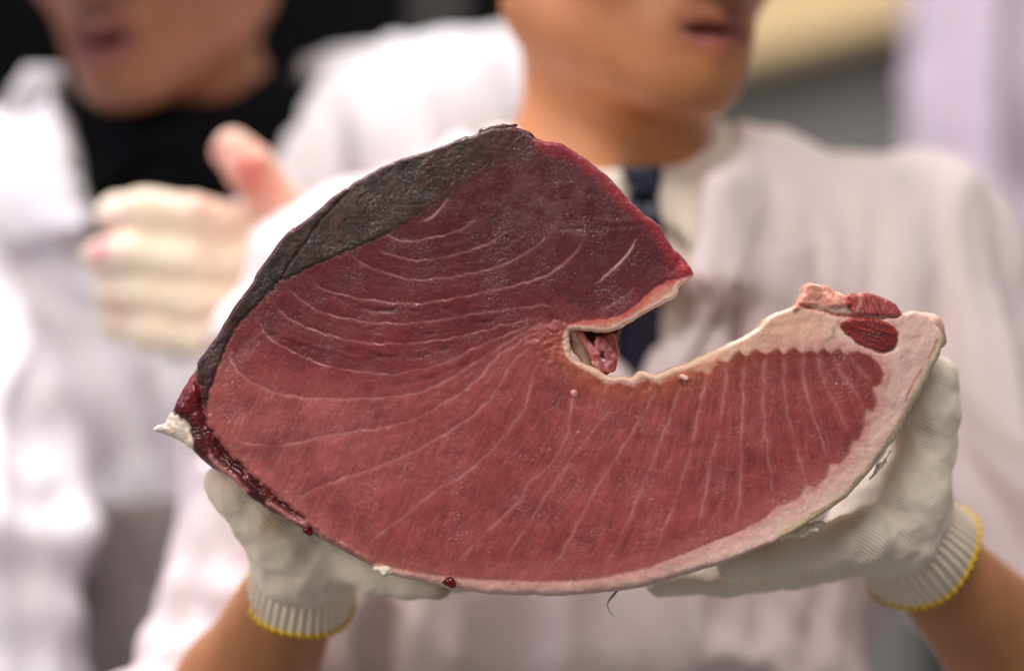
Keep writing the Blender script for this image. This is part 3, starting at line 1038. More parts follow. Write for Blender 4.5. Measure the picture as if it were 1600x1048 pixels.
RIML = [(311, 600), (317, 632), (323, 663), (354, 706), (407, 754), (445, 785), (476, 810), (492, 826), (530, 850), (564, 868), (586, 880)]
FATB = [(586, 880), (644, 893), (702, 902), (760, 906), (820, 908), (880, 908), (939, 903), (1006, 889), (1060, 869), (1111, 847), (1158, 829), (1195, 809), (1212, 793), (1249, 778),
        (1259, 759), (1273, 760), (1293, 745), (1298, 726), (1313, 726), (1328, 708), (1332, 690), (1344, 687), (1351, 665), (1355, 641), (1366, 643), (1372, 626),
        (1366, 606), (1378, 600), (1383, 586), (1376, 567), (1362, 556), (1337, 547), (1322, 552), (1309, 543), (1299, 551), (1287, 542), (1277, 552), (1266, 545), (1254, 552), (1241, 543), (1226, 553), (1214, 543),
        (1197, 553), (1181, 545), (1165, 556), (1154, 547), (1136, 566), (1122, 562), (1106, 585), (1094, 578), (1068, 592), (1055, 586), (1030, 600), (1012, 592),
        (990, 603), (968, 598), (950, 600), (935, 590), (905, 575), (883, 556), (876, 532), (884, 510), (912, 500), (950, 498), (975, 491), (1000, 471), (1020, 452), (1040, 440), (1062, 436)]
MEAT = FATB + [(1120, 420), (1050, 250), (850, 150), (500, 180), (240, 560)] + RIML
DARK = [(317, 640), (300, 560), (330, 470), (420, 340), (560, 230), (740, 180), (850, 185), (862, 222), (846, 240), (820, 236), (800, 246), (771, 256), (743, 268), (724, 288), (704, 303), (651, 335),
        (611, 361), (557, 385), (501, 409), (437, 438), (400, 478), (375, 500), (359, 525), (341, 569), (326, 612)]
UPPER = [(300, 600), (340, 560), (420, 570), (480, 588), (620, 592), (720, 558), (800, 522), (870, 502), (960, 500), (1100, 450), (1100, 150), (400, 150), (250, 500)]
SKINL = [(1470, 528), (1448, 572), (1428, 608), (1404, 660), (1386, 696), (1345, 745), (1312, 776), (1280, 798), (1225, 831)]
REDR = [(850, 221), (871, 222), (896, 235), (921, 252), (952, 277), (984, 313), (1009, 336), (1031, 353), (1046, 380), (1062, 396), (1083, 425)]
ORNG = [(868, 535), (884, 568), (912, 588), (950, 606), (990, 608), (1030, 603), (1075, 592), (1115, 574), (1150, 558), (1175, 556)]
PINK = [[(330, 716), (352, 738), (384, 764)], [(416, 786), (450, 804), (478, 820)], [(489, 828), (530, 852), (576, 878)]]
UP_LINES = [
    [(706, 300), (692, 322), (674, 338), (650, 349)],
    [(749, 333), (727, 355), (684, 369), (640, 377), (612, 371), (592, 360)],
    [(796, 355), (774, 374), (718, 396), (671, 405), (626, 403), (579, 386)],
    [(856, 361), (843, 380), (809, 402), (765, 421), (702, 433), (650, 437), (607, 428), (564, 411), (546, 394)],
    [(912, 377), (896, 399), (865, 424), (827, 439), (774, 453), (702, 467), (640, 475), (585, 470), (532, 460), (495, 446), (476, 424)],
    [(999, 364), (984, 392), (965, 414), (940, 436), (921, 450)],
    [(996, 439), (981, 458), (952, 477), (921, 488)],
    [(871, 477), (827, 479), (765, 487), (702, 497), (640, 505), (570, 503), (505, 488), (462, 462), (440, 440)],
    [(850, 494), (800, 505), (740, 520), (680, 532), (610, 537), (540, 530), (470, 508), (424, 474)],
    [(858, 500), (800, 520), (750, 540), (704, 562), (657, 577), (611, 584), (564, 581), (517, 573), (470, 556), (420, 527), (396, 492)],
]
LOW_LINES = [
    [(850, 506), (800, 530), (760, 556), (720, 580), (673, 607), (626, 618), (564, 623), (501, 623), (457, 619), (414, 608), (389, 594), (370, 579), (361, 560), (360, 535)],
    [(835, 520), (800, 540), (769, 565), (750, 588), (722, 612), (690, 632), (647, 654), (600, 667), (532, 677), (470, 689), (432, 696), (392, 693), (361, 683)],
    [(838, 530), (805, 562), (784, 594), (769, 619), (747, 641), (709, 669), (647, 705), (595, 727), (532, 749), (486, 767), (457, 789)],
    [(846, 560), (833, 588), (822, 629), (816, 644), (787, 682), (766, 705), (725, 741), (678, 768), (631, 807), (600, 828), (568, 858)],
    [(896, 600), (894, 622), (887, 672), (875, 704), (859, 726), (828, 754), (809, 785), (772, 819), (725, 866), (709, 886)],
    [(959, 635), (912, 691), (866, 754), (831, 810), (787, 876)],
    [(1028, 601), (1009, 638), (975, 694), (941, 747), (912, 797), (887, 847), (862, 892)],
    [(1067, 592), (1053, 635), (1037, 676), (1020, 719), (1003, 760), (972, 835), (942, 886)],
    [(1106, 583), (1097, 620), (1084, 676), (1075, 716), (1053, 785), (1031, 841), (1017, 880)],
    [(1136, 564), (1131, 614), (1125, 657), (1112, 720), (1100, 780), (1084, 846)],
    [(1165, 553), (1161, 614), (1159, 701), (1156, 780), (1146, 830)],
    [(1197, 551), (1194, 576), (1193, 654), (1202, 717), (1210, 780)],
    [(1226, 549), (1225, 595), (1231, 645), (1247, 710), (1262, 756)],
    [(1254, 548), (1257, 598), (1275, 660), (1297, 724)],
    [(1277, 549), (1287, 595), (1312, 645), (1332, 685)],
    [(1299, 547), (1319, 589), (1352, 634)],
    [(1322, 549), (1348, 582), (1374, 606)],
]
def between(a, b, f):
    A, B = catmull(a, 8), catmull(b, 8)
    t = np.linspace(0, 1, 12)
    ra = np.stack([np.interp(t, np.linspace(0, 1, len(A)), A[:, k]) for k in (0, 1)], 1)
    rb = np.stack([np.interp(t, np.linspace(0, 1, len(B)), B[:, k]) for k in (0, 1)], 1)
    return [tuple(p) for p in ra * (1 - f) + rb * f][1:-1]


# fainter septa between the strong ones
_u, _l = list(UP_LINES), list(LOW_LINES)
_extra_u = [between(_u[1], _u[2], .5), between(_u[2], _u[3], .5), between(_u[3], _u[4], .45), between(_u[4], _u[7], .5), between(_u[7], _u[8], .5), between(_u[8], _u[9], .45)]
_extra_l = [between(_l[i], _l[i + 1], f) for i, f in ((0, .5), (1, .4), (1, .7), (2, .5), (3, .35), (3, .7), (4, .5), (5, .5), (6, .5), (7, .5), (8, .5), (9, .5))]
NUP = len(_u) + len(_extra_u)
FAINT = set(range(len(_u) + 1, NUP + 1)) | set(range(NUP + len(_l) + 1, NUP + len(_l) + len(_extra_l) + 1))
UP_LINES = _u + _extra_u
LOW_LINES = _l + _extra_l
CREASES = [[(420, 520), (470, 540), (540, 560), (600, 560)], [(520, 540), (600, 556), (660, 556), (700, 548)], [(590, 486), (660, 490), (720, 480)], [(560, 512), (640, 522), (700, 514), (770, 500)],
           [(620, 600), (680, 588), (730, 566)], [(505, 455), (580, 482), (660, 488)], [(1002, 348), (960, 356), (905, 356), (880, 358)]]


def tuna_face():
    step = 1.7
    xs = np.arange(230, 1486, step)
    ys = np.arange(192, 938, step)
    nx, ny = len(xs), len(ys)
    CXX, CYY = np.meshgrid(xs[:-1] + step / 2, ys[:-1] + step / 2, indexing='ij')
    keep = inside(CXX, CYY, OUTC)
    GX, GY = np.meshgrid(xs, ys, indexing='ij')
    used = np.zeros((nx, ny), int)
    for a in (0, 1):
        for b in (0, 1):
            used[a:nx - 1 + a, b:ny - 1 + b] += keep
    vid = np.full((nx, ny), -1, int)
    m = used > 0
    vid[m] = np.arange(m.sum())
    X, Y = GX[m].copy(), GY[m].copy()
    bnd = used[m] < 4
    d, sd, qx, qy, _, _ = dist_poly(X, Y, OUTC, True, True)
    X[bnd], Y[bnd] = qx[bnd], qy[bnd]
    d[bnd] = 0
    I, J = np.nonzero(keep)
    # image y runs down: this order faces the camera (-y)
    Q = np.stack([vid[I, J], vid[I, J + 1], vid[I + 1, J + 1], vid[I + 1, J]], 1)
    return X, Y, d, bnd, Q


def build_tuna():
    X, Y, dO, bnd, Q = tuna_face()
    n = len(X)
    jx = X + 5 * fbm(X / 40, Y / 40, 2.2, 3)
    jy = Y + 5 * fbm(X / 40, Y / 40, 8.2, 3)
    jx2 = X + 3.0 * fbm(X / 10, Y / 10, 12.2, 3)
    jy2 = Y + 3.0 * fbm(X / 10, Y / 10, 18.2, 3)
    sdM = sdpoly(X + 0.6 * (jx2 - X), Y + 0.6 * (jy2 - Y), MEAT)
    sdD = sdpoly(jx2, jy2, DARK)
    sdU = sdpoly(jx, jy, UPPER)
    RIMP = RIML + [(577, 895), (470, 850), (300, 740), (200, 690), (240, 600), (300, 545)]
    sdR = sdpoly(jx2, jy2, RIMP)
    upper = sstep(35, -35, sdU)
    soft = 2.5 + 30 * sstep(600, 780, X)
    dark = sstep(1, -1, sdD / soft)
    dark *= sstep(850, 750, X + 0.4 * (Y - 220) + 40 * fbm(X / 25, Y / 25, 4.0, 3))
    msoft = 2.5 + 4.0 * sstep(1150, 1250, X) * sstep(560, 620, Y) + 3 * sstep(840, 880, Y)
    meat = sstep(1, -1, sdM / msoft)
    rim = sstep(2.0, -2.0, sdR)

    # ---- colour of the tissue itself
    n_big = fbm(X / 110, Y / 110, 0.3, 4)
    n_mid = fbm(X / 26, Y / 26, 3.3, 4)
    n_fin = fbm(X / 7, Y / 7, 6.3, 3)
    px, py = X - 720, Y - 235
    rad = np.hypot(px, py * 1.25)
    ang = np.arctan2(py, px)
    fib_u = fbm(rad / 5.0, ang * 9 + 0.2 * n_big, 2.0, 3)
    uu = X + 0.42 * (Y - 600) * sstep(1250, 800, X) - 0.25 * (Y - 600) * sstep(1150, 1400, X)
    fib_l = fbm(uu / 6.0, Y / 46, 5.0, 3)
    cu = lin((90, 33, 42))[None] * (1 - sstep(330, 560, Y))[:, None] + lin((126, 48, 52))[None] * sstep(330, 560, Y)[:, None]
    lft = np.exp(-(((X - 450) / 190) ** 2 + ((Y - 680) / 110) ** 2))
    cl = lin((156, 72, 68))[None] * (1 - lft)[:, None] + lin((167, 86, 82))[None] * lft[:, None]
    col = cu * upper[:, None] + cl * (1 - upper)[:, None]
    var = 0.20 * n_big + 0.20 * n_mid + 0.07 * n_fin + 0.16 * fib_u * upper + 0.22 * fib_l * (1 - upper)
    col = col * np.clip(1 + var, 0.4, 1.8)[:, None]

    def mixc(col, c, m):
        m = np.clip(m, 0, 1)[:, None]
        return col * (1 - m) + np.asarray(c) * m

    # dried film high on the loin, its grey sheen painted into the colour
    dry_sheen = np.exp(-(((X - 850) / 120) ** 2 + ((Y - 320) / 70) ** 2)) * np.clip(0.55 + 1.2 * n_mid + 0.8 * n_fin, 0, 1)
    col = mixc(col, lin((112, 80, 84)), 0.42 * dry_sheen)
    brown = np.exp(-(((X - 830) / 60) ** 2 + ((Y - 235) / 32) ** 2))
    col = mixc(col, lin((76, 44, 44)), 0.65 * brown)
    purp = np.exp(-(((X - 900) / 140) ** 2 + ((Y - 440) / 60) ** 2))
    col = mixc(col, lin((84, 34, 44)), 0.55 * purp)
    # fresh red edge
    dr = dist_poly(jx, jy, REDR)
    col = mixc(col, lin((158, 42, 54)), sstep(27, 3, dr + 8 * n_mid) * 0.75)
    # knot where the septa meet
    knot = np.exp(-(((X - 862) / 38) ** 2 + ((Y - 530) / 36) ** 2))
    col = mixc(col, lin((178, 96, 92)), 0.75 * knot * np.clip(0.8 + 1.0 * n_mid + n_fin, 0, 1))
    # orange rim beside the body cavity
    do = dist_poly(jx, jy, ORNG)
    col = mixc(col, lin((180, 92, 62)), 0.66 * np.exp(-((do + 5 * n_mid) / 19) ** 2) * np.clip(0.85 + 0.9 * n_mid, 0, 1))
    top_f = sstep(640, 560, Y) * sstep(1100, 1160, X)
    col = mixc(col, lin((118, 46, 36)), 0.5 * top_f)
    col = mixc(col, lin((192, 112, 104)), 0.42 * sstep(-42, 0, sdM) * sstep(680, 760, Y))
    # pale flecks of fat
    clus = sum(np.exp(-(((X - a) / w) ** 2 + ((Y - b) / h) ** 2)) for a, b, w, h in
               [(960, 765, 60, 22), (1010, 760, 50, 30), (985, 850, 34, 10), (830, 700, 80, 40), (1225, 650, 26, 14), (1320, 600, 50, 40), (900, 690, 30, 30)])
    fl = sstep(0.42, 0.75, fbm(X / 6.2, Y / 4.6, 21.0, 2)) * np.clip(clus, 0, 1) * (1 - upper)
    col = mixc(col, lin((212, 146, 130)), 0.6 * fl)
    wt = sstep(0.45, 0.7, fbm(X / 9, Y / 3.0, 31.0, 2)) * 0.2
    col = mixc(col, lin((190, 120, 114)), wt * (1 - dark))
    thin = np.clip(1 - np.abs(fbm(uu / 30 + 0.6 * n_big, Y / 150, 95., 3)) * 15, 0, 1) * (1 - upper)
    thin *= sstep(-0.05, 0.3, fbm(X / 60, Y / 60, 97., 3))
    col = mixc(col, lin((192, 118, 110)), 0.34 * thin)
    h = np.zeros(n)
    h -= 0.12 * thin
    h += 1.3 * n_big + 0.30 * n_mid + 0.09 * n_fin + 0.9 * fl * 0.55
    h += 0.09 * fib_u * upper + 0.10 * fib_l * (1 - upper)

    # ---- septa
    lab = np.zeros(n, int)
    li = 0
    for group, lines in ((0, UP_LINES), (1, LOW_LINES)):
        for ln in lines:
            li += 1
            L = catmull(ln, 5)
            bx = (X > L[:, 0].min() - 45) & (X < L[:, 0].max() + 45) & (Y > L[:, 1].min() - 45) & (Y < L[:, 1].max() + 45)
            ix = np.nonzero(bx)[0]
            x0, y0 = X[ix] + 2.6 * fbm(X[ix] / 22, Y[ix] / 22, 41 + li, 3), Y[ix] + 2.6 * fbm(X[ix] / 22, Y[ix] / 22, 51 + li, 3)
            d, sd, _, _, ar, LL = dist_poly(x0, y0, L, False, True)
            fade = sstep(0, 22, ar) * sstep(0, 30, LL - ar)
            var = np.clip(0.80 + 0.9 * fbm(ar / 40, 0 * ar + li * 3.1, 0.0, 3), 0.2, 1.2)
            if group == 0:
                w, amp, cc = 1.3, 0.46, (170, 104, 102)
                if li in (1, 6):
                    amp, cc = 0.75, (200, 146, 142)
                if li in (5, 10):
                    amp = 0.58
            else:
                w = 1.5 + 1.9 * sstep(650, 560, y0) * sstep(1080, 1150, x0) if li > NUP + 9 else 1.5
                amp, cc = 0.50, (194, 124, 117)
                if li <= NUP + 4:
                    amp = 0.55
            if li in FAINT:
                amp *= 0.32
            halo = np.exp(-(d / (w * 3.4)) ** 2) * (0.0 if li in FAINT else 0.10 if group == 0 else 0.22)
            mk = np.clip((np.exp(-(d / w) ** 2) * amp * var + halo * var) * fade, 0, 1) * meat[ix] * (1 - 0.85 * dark[ix])
            sub = col[ix]
            col[ix] = sub * (1 - mk[:, None]) + lin(cc) * mk[:, None]
            h[ix] += (0.0 if li in FAINT else -0.10) * np.exp(-(d / (w * 1.6)) ** 2) * fade
            # the muscle sheets step down on one side of each septum
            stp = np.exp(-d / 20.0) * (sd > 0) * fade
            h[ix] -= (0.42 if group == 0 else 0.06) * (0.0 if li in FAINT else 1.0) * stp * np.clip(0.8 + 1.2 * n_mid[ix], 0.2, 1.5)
            if group == 0 or li in (NUP + 1, NUP + 2, NUP + 3):  # shading of the sheet steps painted into the flesh colour beside each septum
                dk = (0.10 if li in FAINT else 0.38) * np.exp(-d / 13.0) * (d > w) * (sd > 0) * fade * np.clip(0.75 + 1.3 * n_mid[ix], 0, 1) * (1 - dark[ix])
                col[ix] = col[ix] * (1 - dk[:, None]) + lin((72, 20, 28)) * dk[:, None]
            new = (mk > 0.30) & (d < w * 1.5)
            lab[ix[new]] = li
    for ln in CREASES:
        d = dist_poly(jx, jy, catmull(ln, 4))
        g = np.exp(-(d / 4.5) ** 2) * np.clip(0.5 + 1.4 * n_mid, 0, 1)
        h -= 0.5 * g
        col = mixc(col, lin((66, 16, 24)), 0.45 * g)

    # ---- dried dark muscle along the back
    wx = fbm(X / 45, Y / 45, 61.0, 3)
    tgl = (X * 0.62 + Y * 0.78) / 26 + 2.2 * wx
    al = (X * 0.78 - Y * 0.62) / 70 + 1.0 * wx
    r1 = np.abs(fbm(tgl, al, 71.0, 3))
    crack = np.clip(1 - r1 * 16.0, 0, 1) * sstep(-0.1, 0.25, n_big + 0.4 * n_mid)
    r2 = np.abs(fbm(X / 22 + 2 * wx, Y / 20, 75.0, 4))
    crack2 = np.clip(1 - r2 * 16.0, 0, 1) * sstep(0.0, 0.3, fbm(X / 50, Y / 50, 79., 2))
    cx_, cy_ = X - 672, Y - 292
    swirl = np.hypot((cx_ * 0.88 - cy_ * 0.48) / 2.3, cx_ * 0.48 + cy_ * 0.88) / 3.6 + 2.2 * wx + 0.7 * n_mid
    r3 = np.clip(1 - np.abs(np.sin(swirl)) * 3.0, 0, 1) * sstep(-0.15, 0.2, fbm(X / 30, Y / 30, 77., 2)) * sstep(440, 520, X)
    gcol = lin((60, 44, 40))[None] * np.clip(1 + 0.35 * n_mid + 0.12 * n_fin + 0.8 * n_big, 0.4, 1.8)[:, None]
    gcol = mixc(gcol, lin((92, 52, 48)), sstep(0.05, 0.45, fbm(X / 34, Y / 20, 87., 3)) * 0.4)
    gcol = mixc(gcol, lin((138, 124, 118)), sstep(0.30, 0.6, fbm(X / 9, Y / 8, 89., 3)) * 0.2)
    gcol = gcol * (1 - 0.35 * sstep(480, 400, X))[:, None]
    gcol = gcol * (1 - 0.75 * np.clip(0.5 * crack + 0.35 * crack2 + 0.9 * r3, 0, 1)[:, None]) + lin((30, 18, 18)) * 0.75 * np.clip(0.5 * crack + 0.35 * crack2 + 0.9 * r3, 0, 1)[:, None]
    gcol = mixc(gcol, lin((62, 26, 26)) * np.clip(1 + n_mid, .5, 1.6)[:, None], 0.7 * sstep(430, 350, X) + 0.6 * sstep(640, 790, X + 60 * n_mid + 40 * n_big))
    edge = sstep(9, 2, dO)
    gcol = gcol * (1 - 0.75 * edge[:, None]) + lin((78, 28, 30)) * 0.75 * edge[:, None]
    col = col * (1 - dark[:, None]) + gcol * dark[:, None]
    h += dark * (0.5 - 0.35 * crack - 0.2 * crack2 - 0.5 * r3 + 0.22 * n_mid + 0.04 * n_fin)
    dl = np.exp(-(sdD / 2.2) ** 2) * sstep(720, 560, X)
    h -= 0.5 * dl
    col = mixc(col, lin((40, 20, 20)), 0.65 * dl)
    # long split near the outer edge of the dark muscle
    split = dist_poly(jx, jy, catmull([(545, 300), (500, 345), (462, 400), (437, 437)], 5))
    sp_m = np.exp(-(split / 2.0) ** 2) * dark
    h -= 1.1 * sp_m
    col = mixc(col, lin((26, 14, 14)), 0.7 * sp_m)

    # ---- fat, cavity lining, skin strip
    inner = sstep(1000, 960, X - 0.9 * (Y - 560)) * 0
    lining = sstep(600, 585, Y + 0.0 * X) * sstep(1215, 1150, X)
    fcol = lin((234, 194, 180))[None] * np.clip(1 + 0.06 * n_mid + 0.03 * n_fin + 0.08 * n_big, .5, 1.4)[:, None]
    fcol = mixc(fcol, lin((232, 186, 160)), lining)
    fcol = mixc(fcol, lin((232, 182, 154)), np.exp(-(((X - 1235) / 60) ** 2 + ((Y - 510) / 34) ** 2)) * 0.9)
    blush = sstep(0.05, 0.5, fbm(X / 30, Y / 14, 83., 3))
    fcol = mixc(fcol, lin((206, 112, 104)), 0.16 * blush * (1 - lining))
    near = sstep(26, 2, sdM) * (1 - lining)
    fcol = mixc(fcol, lin((208, 138, 126)), 0.6 * near)
    fcol = mixc(fcol, lin((202, 124, 88)), lining * sstep(6, 11, dO) * sstep(1150, 1090, X) * np.clip(0.8 + n_mid, 0, 1))
    up_l = sstep(500, 470, Y) * (X < 1110) + sstep(522, 505, Y) * (X < 1000)
    up_l = np.clip(up_l, 0, 1)
    fcol = mixc(fcol, lin((214, 140, 124)), up_l * np.clip(0.7 + 1.0 * n_mid + n_fin, 0, 1))
    fcol = mixc(fcol, lin((190, 44, 50)), up_l * sstep(10, 2, sdM) * 0.6)
    fcol = mixc(fcol, lin((244, 218, 200)), up_l * sstep(10, 3, dO))
    kn2 = np.exp(-(((X - 1064) / 17) ** 2 + ((Y - 420) / 16) ** 2))
    dS, sS, _, _, _, _ = dist_poly(jx, jy, catmull(SKINL, 4), False, True)
    outS = (sS < 0) & (X > 1215) & (Y > 520)
    # which side is outwards: the side nearer the outline
    outS = (X > 1215) & (Y > 525) & (dO < 15) & (dO + dS < 32)
    fcol = mixc(fcol, lin((226, 203, 166)), np.where(outS, sstep(14, 9, dO), 0))
    fcol = mixc(fcol, lin((150, 84, 60)), np.exp(-(dS / 1.6) ** 2) * 0.7 * np.clip(0.6 + 1.6 * n_mid, 0, 1))
    dots = sstep(0.56, 0.66, fbm(X / 7, Y / 7, 91., 1)) * (Y > 700)
    fcol = mixc(fcol, lin((150, 60, 56)), 0.5 * dots)
    bottom = sstep(880, 905, Y) * sstep(600, 640, X)
    fcol = mixc(fcol, lin((226, 176, 166)), bottom * 0.7 * sstep(16, 4, dO))
    col = col * meat[:, None] + fcol * (1 - meat[:, None])
    col = mixc(col, lin((196, 58, 66)), kn2 * np.clip(.8 + n_mid * 1.5, 0, 1))
    # creamy scalloped edge line of the lining
    edgeline = 0.8 * sstep(5, 1.5, dO) * lining * (X > 880) * (Y > 515)
    col = mixc(col, lin((240, 208, 184)), edgeline * (1 - 0.0 * meat))
    h += (1 - meat) * (0.25 * n_mid + 0.05 * n_fin)
    h -= np.exp(-(sdM / 2.5) ** 2) * 0.25
    bumps = sstep(12, 0, np.abs(sdM)) * lining * 0.0
    h += bumps

    # ---- knob, red muscle and blood line at the belly tip
    KNOB = [(1240, 484), (1235, 440), (1270, 430), (1300, 440), (1322, 452), (1330, 476), (1300, 480), (1270, 476)]
    CHUNK = [(1318, 462), (1345, 450), (1390, 455), (1420, 480), (1408, 492), (1370, 494), (1335, 490), (1322, 480)]
    OVAL = [(1311, 508), (1322, 499), (1345, 496), (1372, 498), (1396, 507), (1406, 520), (1404, 537), (1392, 549), (1376, 550), (1350, 541), (1328, 527)]
    jx3, jy3 = X + 1.6 * fbm(X / 9, Y / 9, 22., 3), Y + 1.6 * fbm(X / 9, Y / 9, 28., 3)
    kM = sstep(4, -4, sdpoly(jx3, jy3, KNOB))
    sC = sdpoly(jx3, jy3, CHUNK)
    cM = sstep(2.5, -2.5, sC)
    sOv = sdpoly(jx3, jy3, catmull(OVAL, 3, True))
    oM = sstep(1.5, -2.0, sOv)
    fibo = fbm((X * 0.97 + Y * 0.2) / 34, (Y - 0.26 * X) / 2.6, 24., 3)
    fibc = fbm((X * 0.4 + Y * 0.9) / 24, (X - 0.5 * Y) / 4.5, 26., 3)
    col = mixc(col, lin((234, 158, 136)) * np.clip(1 + .25 * n_mid + .2 * n_fin, .7, 1.2)[:, None], 0.9 * kM)
    col = mixc(col, lin((170, 58, 58)) * np.clip(1 + .7 * fibc + .4 * n_fin, .5, 1.6)[:, None], 0.92 * cM)
    col = mixc(col, lin((232, 168, 148)), 0.8 * np.exp(-(dist_poly(jx3, jy3, [(1340, 452), (1346, 470), (1338, 488)]) / 3.0) ** 2))
    gl = dist_poly(jx3, jy3, catmull([(1246, 476), (1280, 484), (1312, 493), (1345, 494), (1380, 496), (1408, 494)], 4))
    gm = np.exp(-(gl / 3.2) ** 2)
    col = mixc(col, lin((176, 40, 40)), 0.75 * gm * np.clip(0.7 + 1.2 * n_mid + n_fin, 0, 1))
    col = mixc(col, lin((116, 22, 24)) * np.clip(1 + .9 * fibo, .5, 1.9)[:, None], 0.97 * oM)
    col = mixc(col, lin((196, 66, 54)), oM * 0.55 * sstep(0.18, 0.5, fibo) + 0.5 * oM * np.exp(-(dist_poly(jx3, jy3, OVAL[:6]) / 5) ** 2))
    col = mixc(col, lin((236, 176, 138)), 0.8 * sstep(.1, .4, fbm(X / 5, Y / 5, 33., 2)) * np.exp(-(((X - 1407) / 9) ** 2 + ((Y - 498) / 14) ** 2)))
    h += 1.8 * kM * (1 + n_mid) + cM * (1.2 + 0.8 * fibc) + oM * (0.5 + 0.55 * fibo) - 1.6 * gm - 0.8 * np.exp(-((sOv - 1) / 2.5) ** 2)
    grey = np.exp(-(dist_poly(jx3, jy3, [(1290, 532), (1303, 525), (1304, 512)]) / 3.0) ** 2)
    col = mixc(col, lin((118, 108, 100)), 0.55 * grey)

    # ---- bloody rim at the lower left
    bl = lin((86, 18, 24))[None] * np.clip(1 + 0.8 * n_mid + 0.3 * n_fin, 0.4, 2.0)[:, None]
    bl = mixc(bl, lin((128, 30, 34)), sstep(640, 590, Y) * sstep(320, 296, X))
    for ln in PINK:
        dp = dist_poly(jx, jy, ln)
        bl = mixc(bl, lin((206, 128, 126)), np.exp(-(dp / 4.6) ** 2) * 0.85)
    tip = sdpoly(jx2, jy2, [(220, 671), (255, 640), (268, 645), (292, 662), (300, 690), (298, 715), (270, 700)])
    tipm = sstep(3, -3, tip)
    bl = mixc(bl, lin((234, 214, 196)) * np.clip(1 + 0.3 * n_fin + 0.2 * n_mid, .6, 1.1)[:, None], tipm)
    lowp = sstep(545, 575, X) * sstep(840, 870, Y)
    bl = mixc(bl, lin((210, 150, 140)), lowp)
    col = col * (1 - rim[:, None]) + bl * rim[:, None]
    wetr = rim * (1 - tipm)
    h += rim * (0.5 * n_mid + 0.12 * n_fin)
    h -= 2.4 * np.exp(-((sdR + 4) / 5.0) ** 2) * (X < 500)
    for ln in PINK:
        dp = dist_poly(jx, jy, ln)
        h += 1.6 * np.exp(-(dp / 5.5) ** 2)
    h += 1.2 * kn2 * n_mid * 2 + 0.9 * knot * (n_mid + n_fin)
    h += 0.9 * np.exp(-(do / 12) ** 2) * np.sin(X / 5.2 + 2 * n_mid) * 0.35

    # ---- rounding of the edge
    rr = 7.0 + 9.0 * sstep(860, 900, Y) * sstep(600, 680, X) + 8.0 * sstep(1240, 1400, X) * sstep(520, 600, Y) + 12 * rim
    t = np.clip(1 - dO / rr, 0, 1)
    back = rr * (1 - np.sqrt(np.clip(1 - t * t, 0, 1))) * S
    # tail end of belly leans back a little
    back += 0.012 * sstep(1250, 1480, X) ** 2 + 0.006 * sstep(420, 240, X)
    yv = back - h * 0.001
    rough = 0.36 + 0.12 * dark - 0.04 * (1 - meat) + 0.07 * upper + 0.10 * dry_sheen
    rough = rough * (1 - 0.6 * wetr) + 0.16 * 0.6 * wetr
    rough = np.clip(rough - 0.10 * bottom * (1 - meat) - 0.08 * clus * (1 - upper), 0.14, 0.8)
    Vf = np.stack([(X - 800) * S, yv, CZ + (524 - Y) * S], 1)

    # ---- outer wall going back
    e = np.concatenate([Q[:, [0, 1]], Q[:, [1, 2]], Q[:, [2, 3]], Q[:, [3, 0]]])
    key = e[:, 0].astype(np.int64) * n + e[:, 1]
    rkey = e[:, 1].astype(np.int64) * n + e[:, 0]
    be = e[~np.isin(key, rkey)]
    bv = np.unique(be)
    pos = {v: i for i, v in enumerate(bv)}
    # outward normal at boundary vertices
    nb = np.zeros((len(bv), 2))
    bi = np.array([[pos[a], pos[b]] for a, b in be])
    tx = X[be[:, 1]] - X[be[:, 0]]
    ty = Y[be[:, 1]] - Y[be[:, 0]]
    for k in (0, 1):
        np.add.at(nb, bi[:, k], np.stack([-ty, tx], 1))
    # smooth normals along the edge
    for _ in range(6):
        acc = nb.copy()
        np.add.at(acc, bi[:, 0], nb[bi[:, 1]])
        np.add.at(acc, bi[:, 1], nb[bi[:, 0]])
        nb = acc / (np.linalg.norm(acc, axis=1, keepdims=True) + 1e-9)
    xb, yb = X[bv], Y[bv]
    # orient outwards
    test = inside(xb + nb[:, 0] * 3, yb + nb[:, 1] * 3, OUTC)
    if test.mean() > 0.5:
        nb = -nb
    depth = [0.0, 0.004, 0.010, 0.018, 0.028, 0.040, 0.050]
    push = [0.0, 0.6, 0.6, -0.8, -3.0, -6.0, -11.0]
    rings = []
    cols = []
    skin_dark = lin((58, 34, 36))
    skin_pale = lin((214, 190, 172))
    pale = sstep(600, 760, yb)[:, None] * sstep(540, 640, xb)[:, None] + sstep(1100, 1200, xb)[:, None]
    pale = np.clip(pale, 0, 1)
    flesh_in = ((xb > 880) & (yb < 640) & (xb < 1260)).astype(float)[:, None]
    skc = skin_dark * (1 - pale) + skin_pale * pale
    skc = skc * (1 - flesh_in) + lin((226, 170, 146)) * flesh_in
    for dp, pu in zip(depth, push):
        jit = fbm(xb / 12, yb / 12, dp * 300 + 3, 3)
        xx = xb + nb[:, 0] * (pu + (1.2 * jit if dp else 0))
        yy = yb + nb[:, 1] * (pu + (1.2 * jit if dp else 0))
        rings.append(np.stack([(xx - 800) * S, yv[bv] + dp, CZ + (524 - yy) * S], 1))
        f = min(1, dp / 0.012)
        cols.append((col[bv] * (1 - f) + skc * f) * np.clip(1 + 0.4 * jit, .5, 1.5)[:, None])
    m = len(bv)
    Vw = np.concatenate(rings)
    Cw = np.concatenate(cols)
    Fw = []
    for k in range(len(depth) - 1):
        Fw.append(np.stack([bi[:, 1] + k * m, bi[:, 0] + k * m, bi[:, 0] + (k + 1) * m, bi[:, 1] + (k + 1) * m], 1))
    Fw = np.concatenate(Fw)

    root = thing('tuna_slab', 'thick curved cut of raw dark red tuna held in gloved hands', 'fish', (0.0, 0.03, CZ - 0.14))
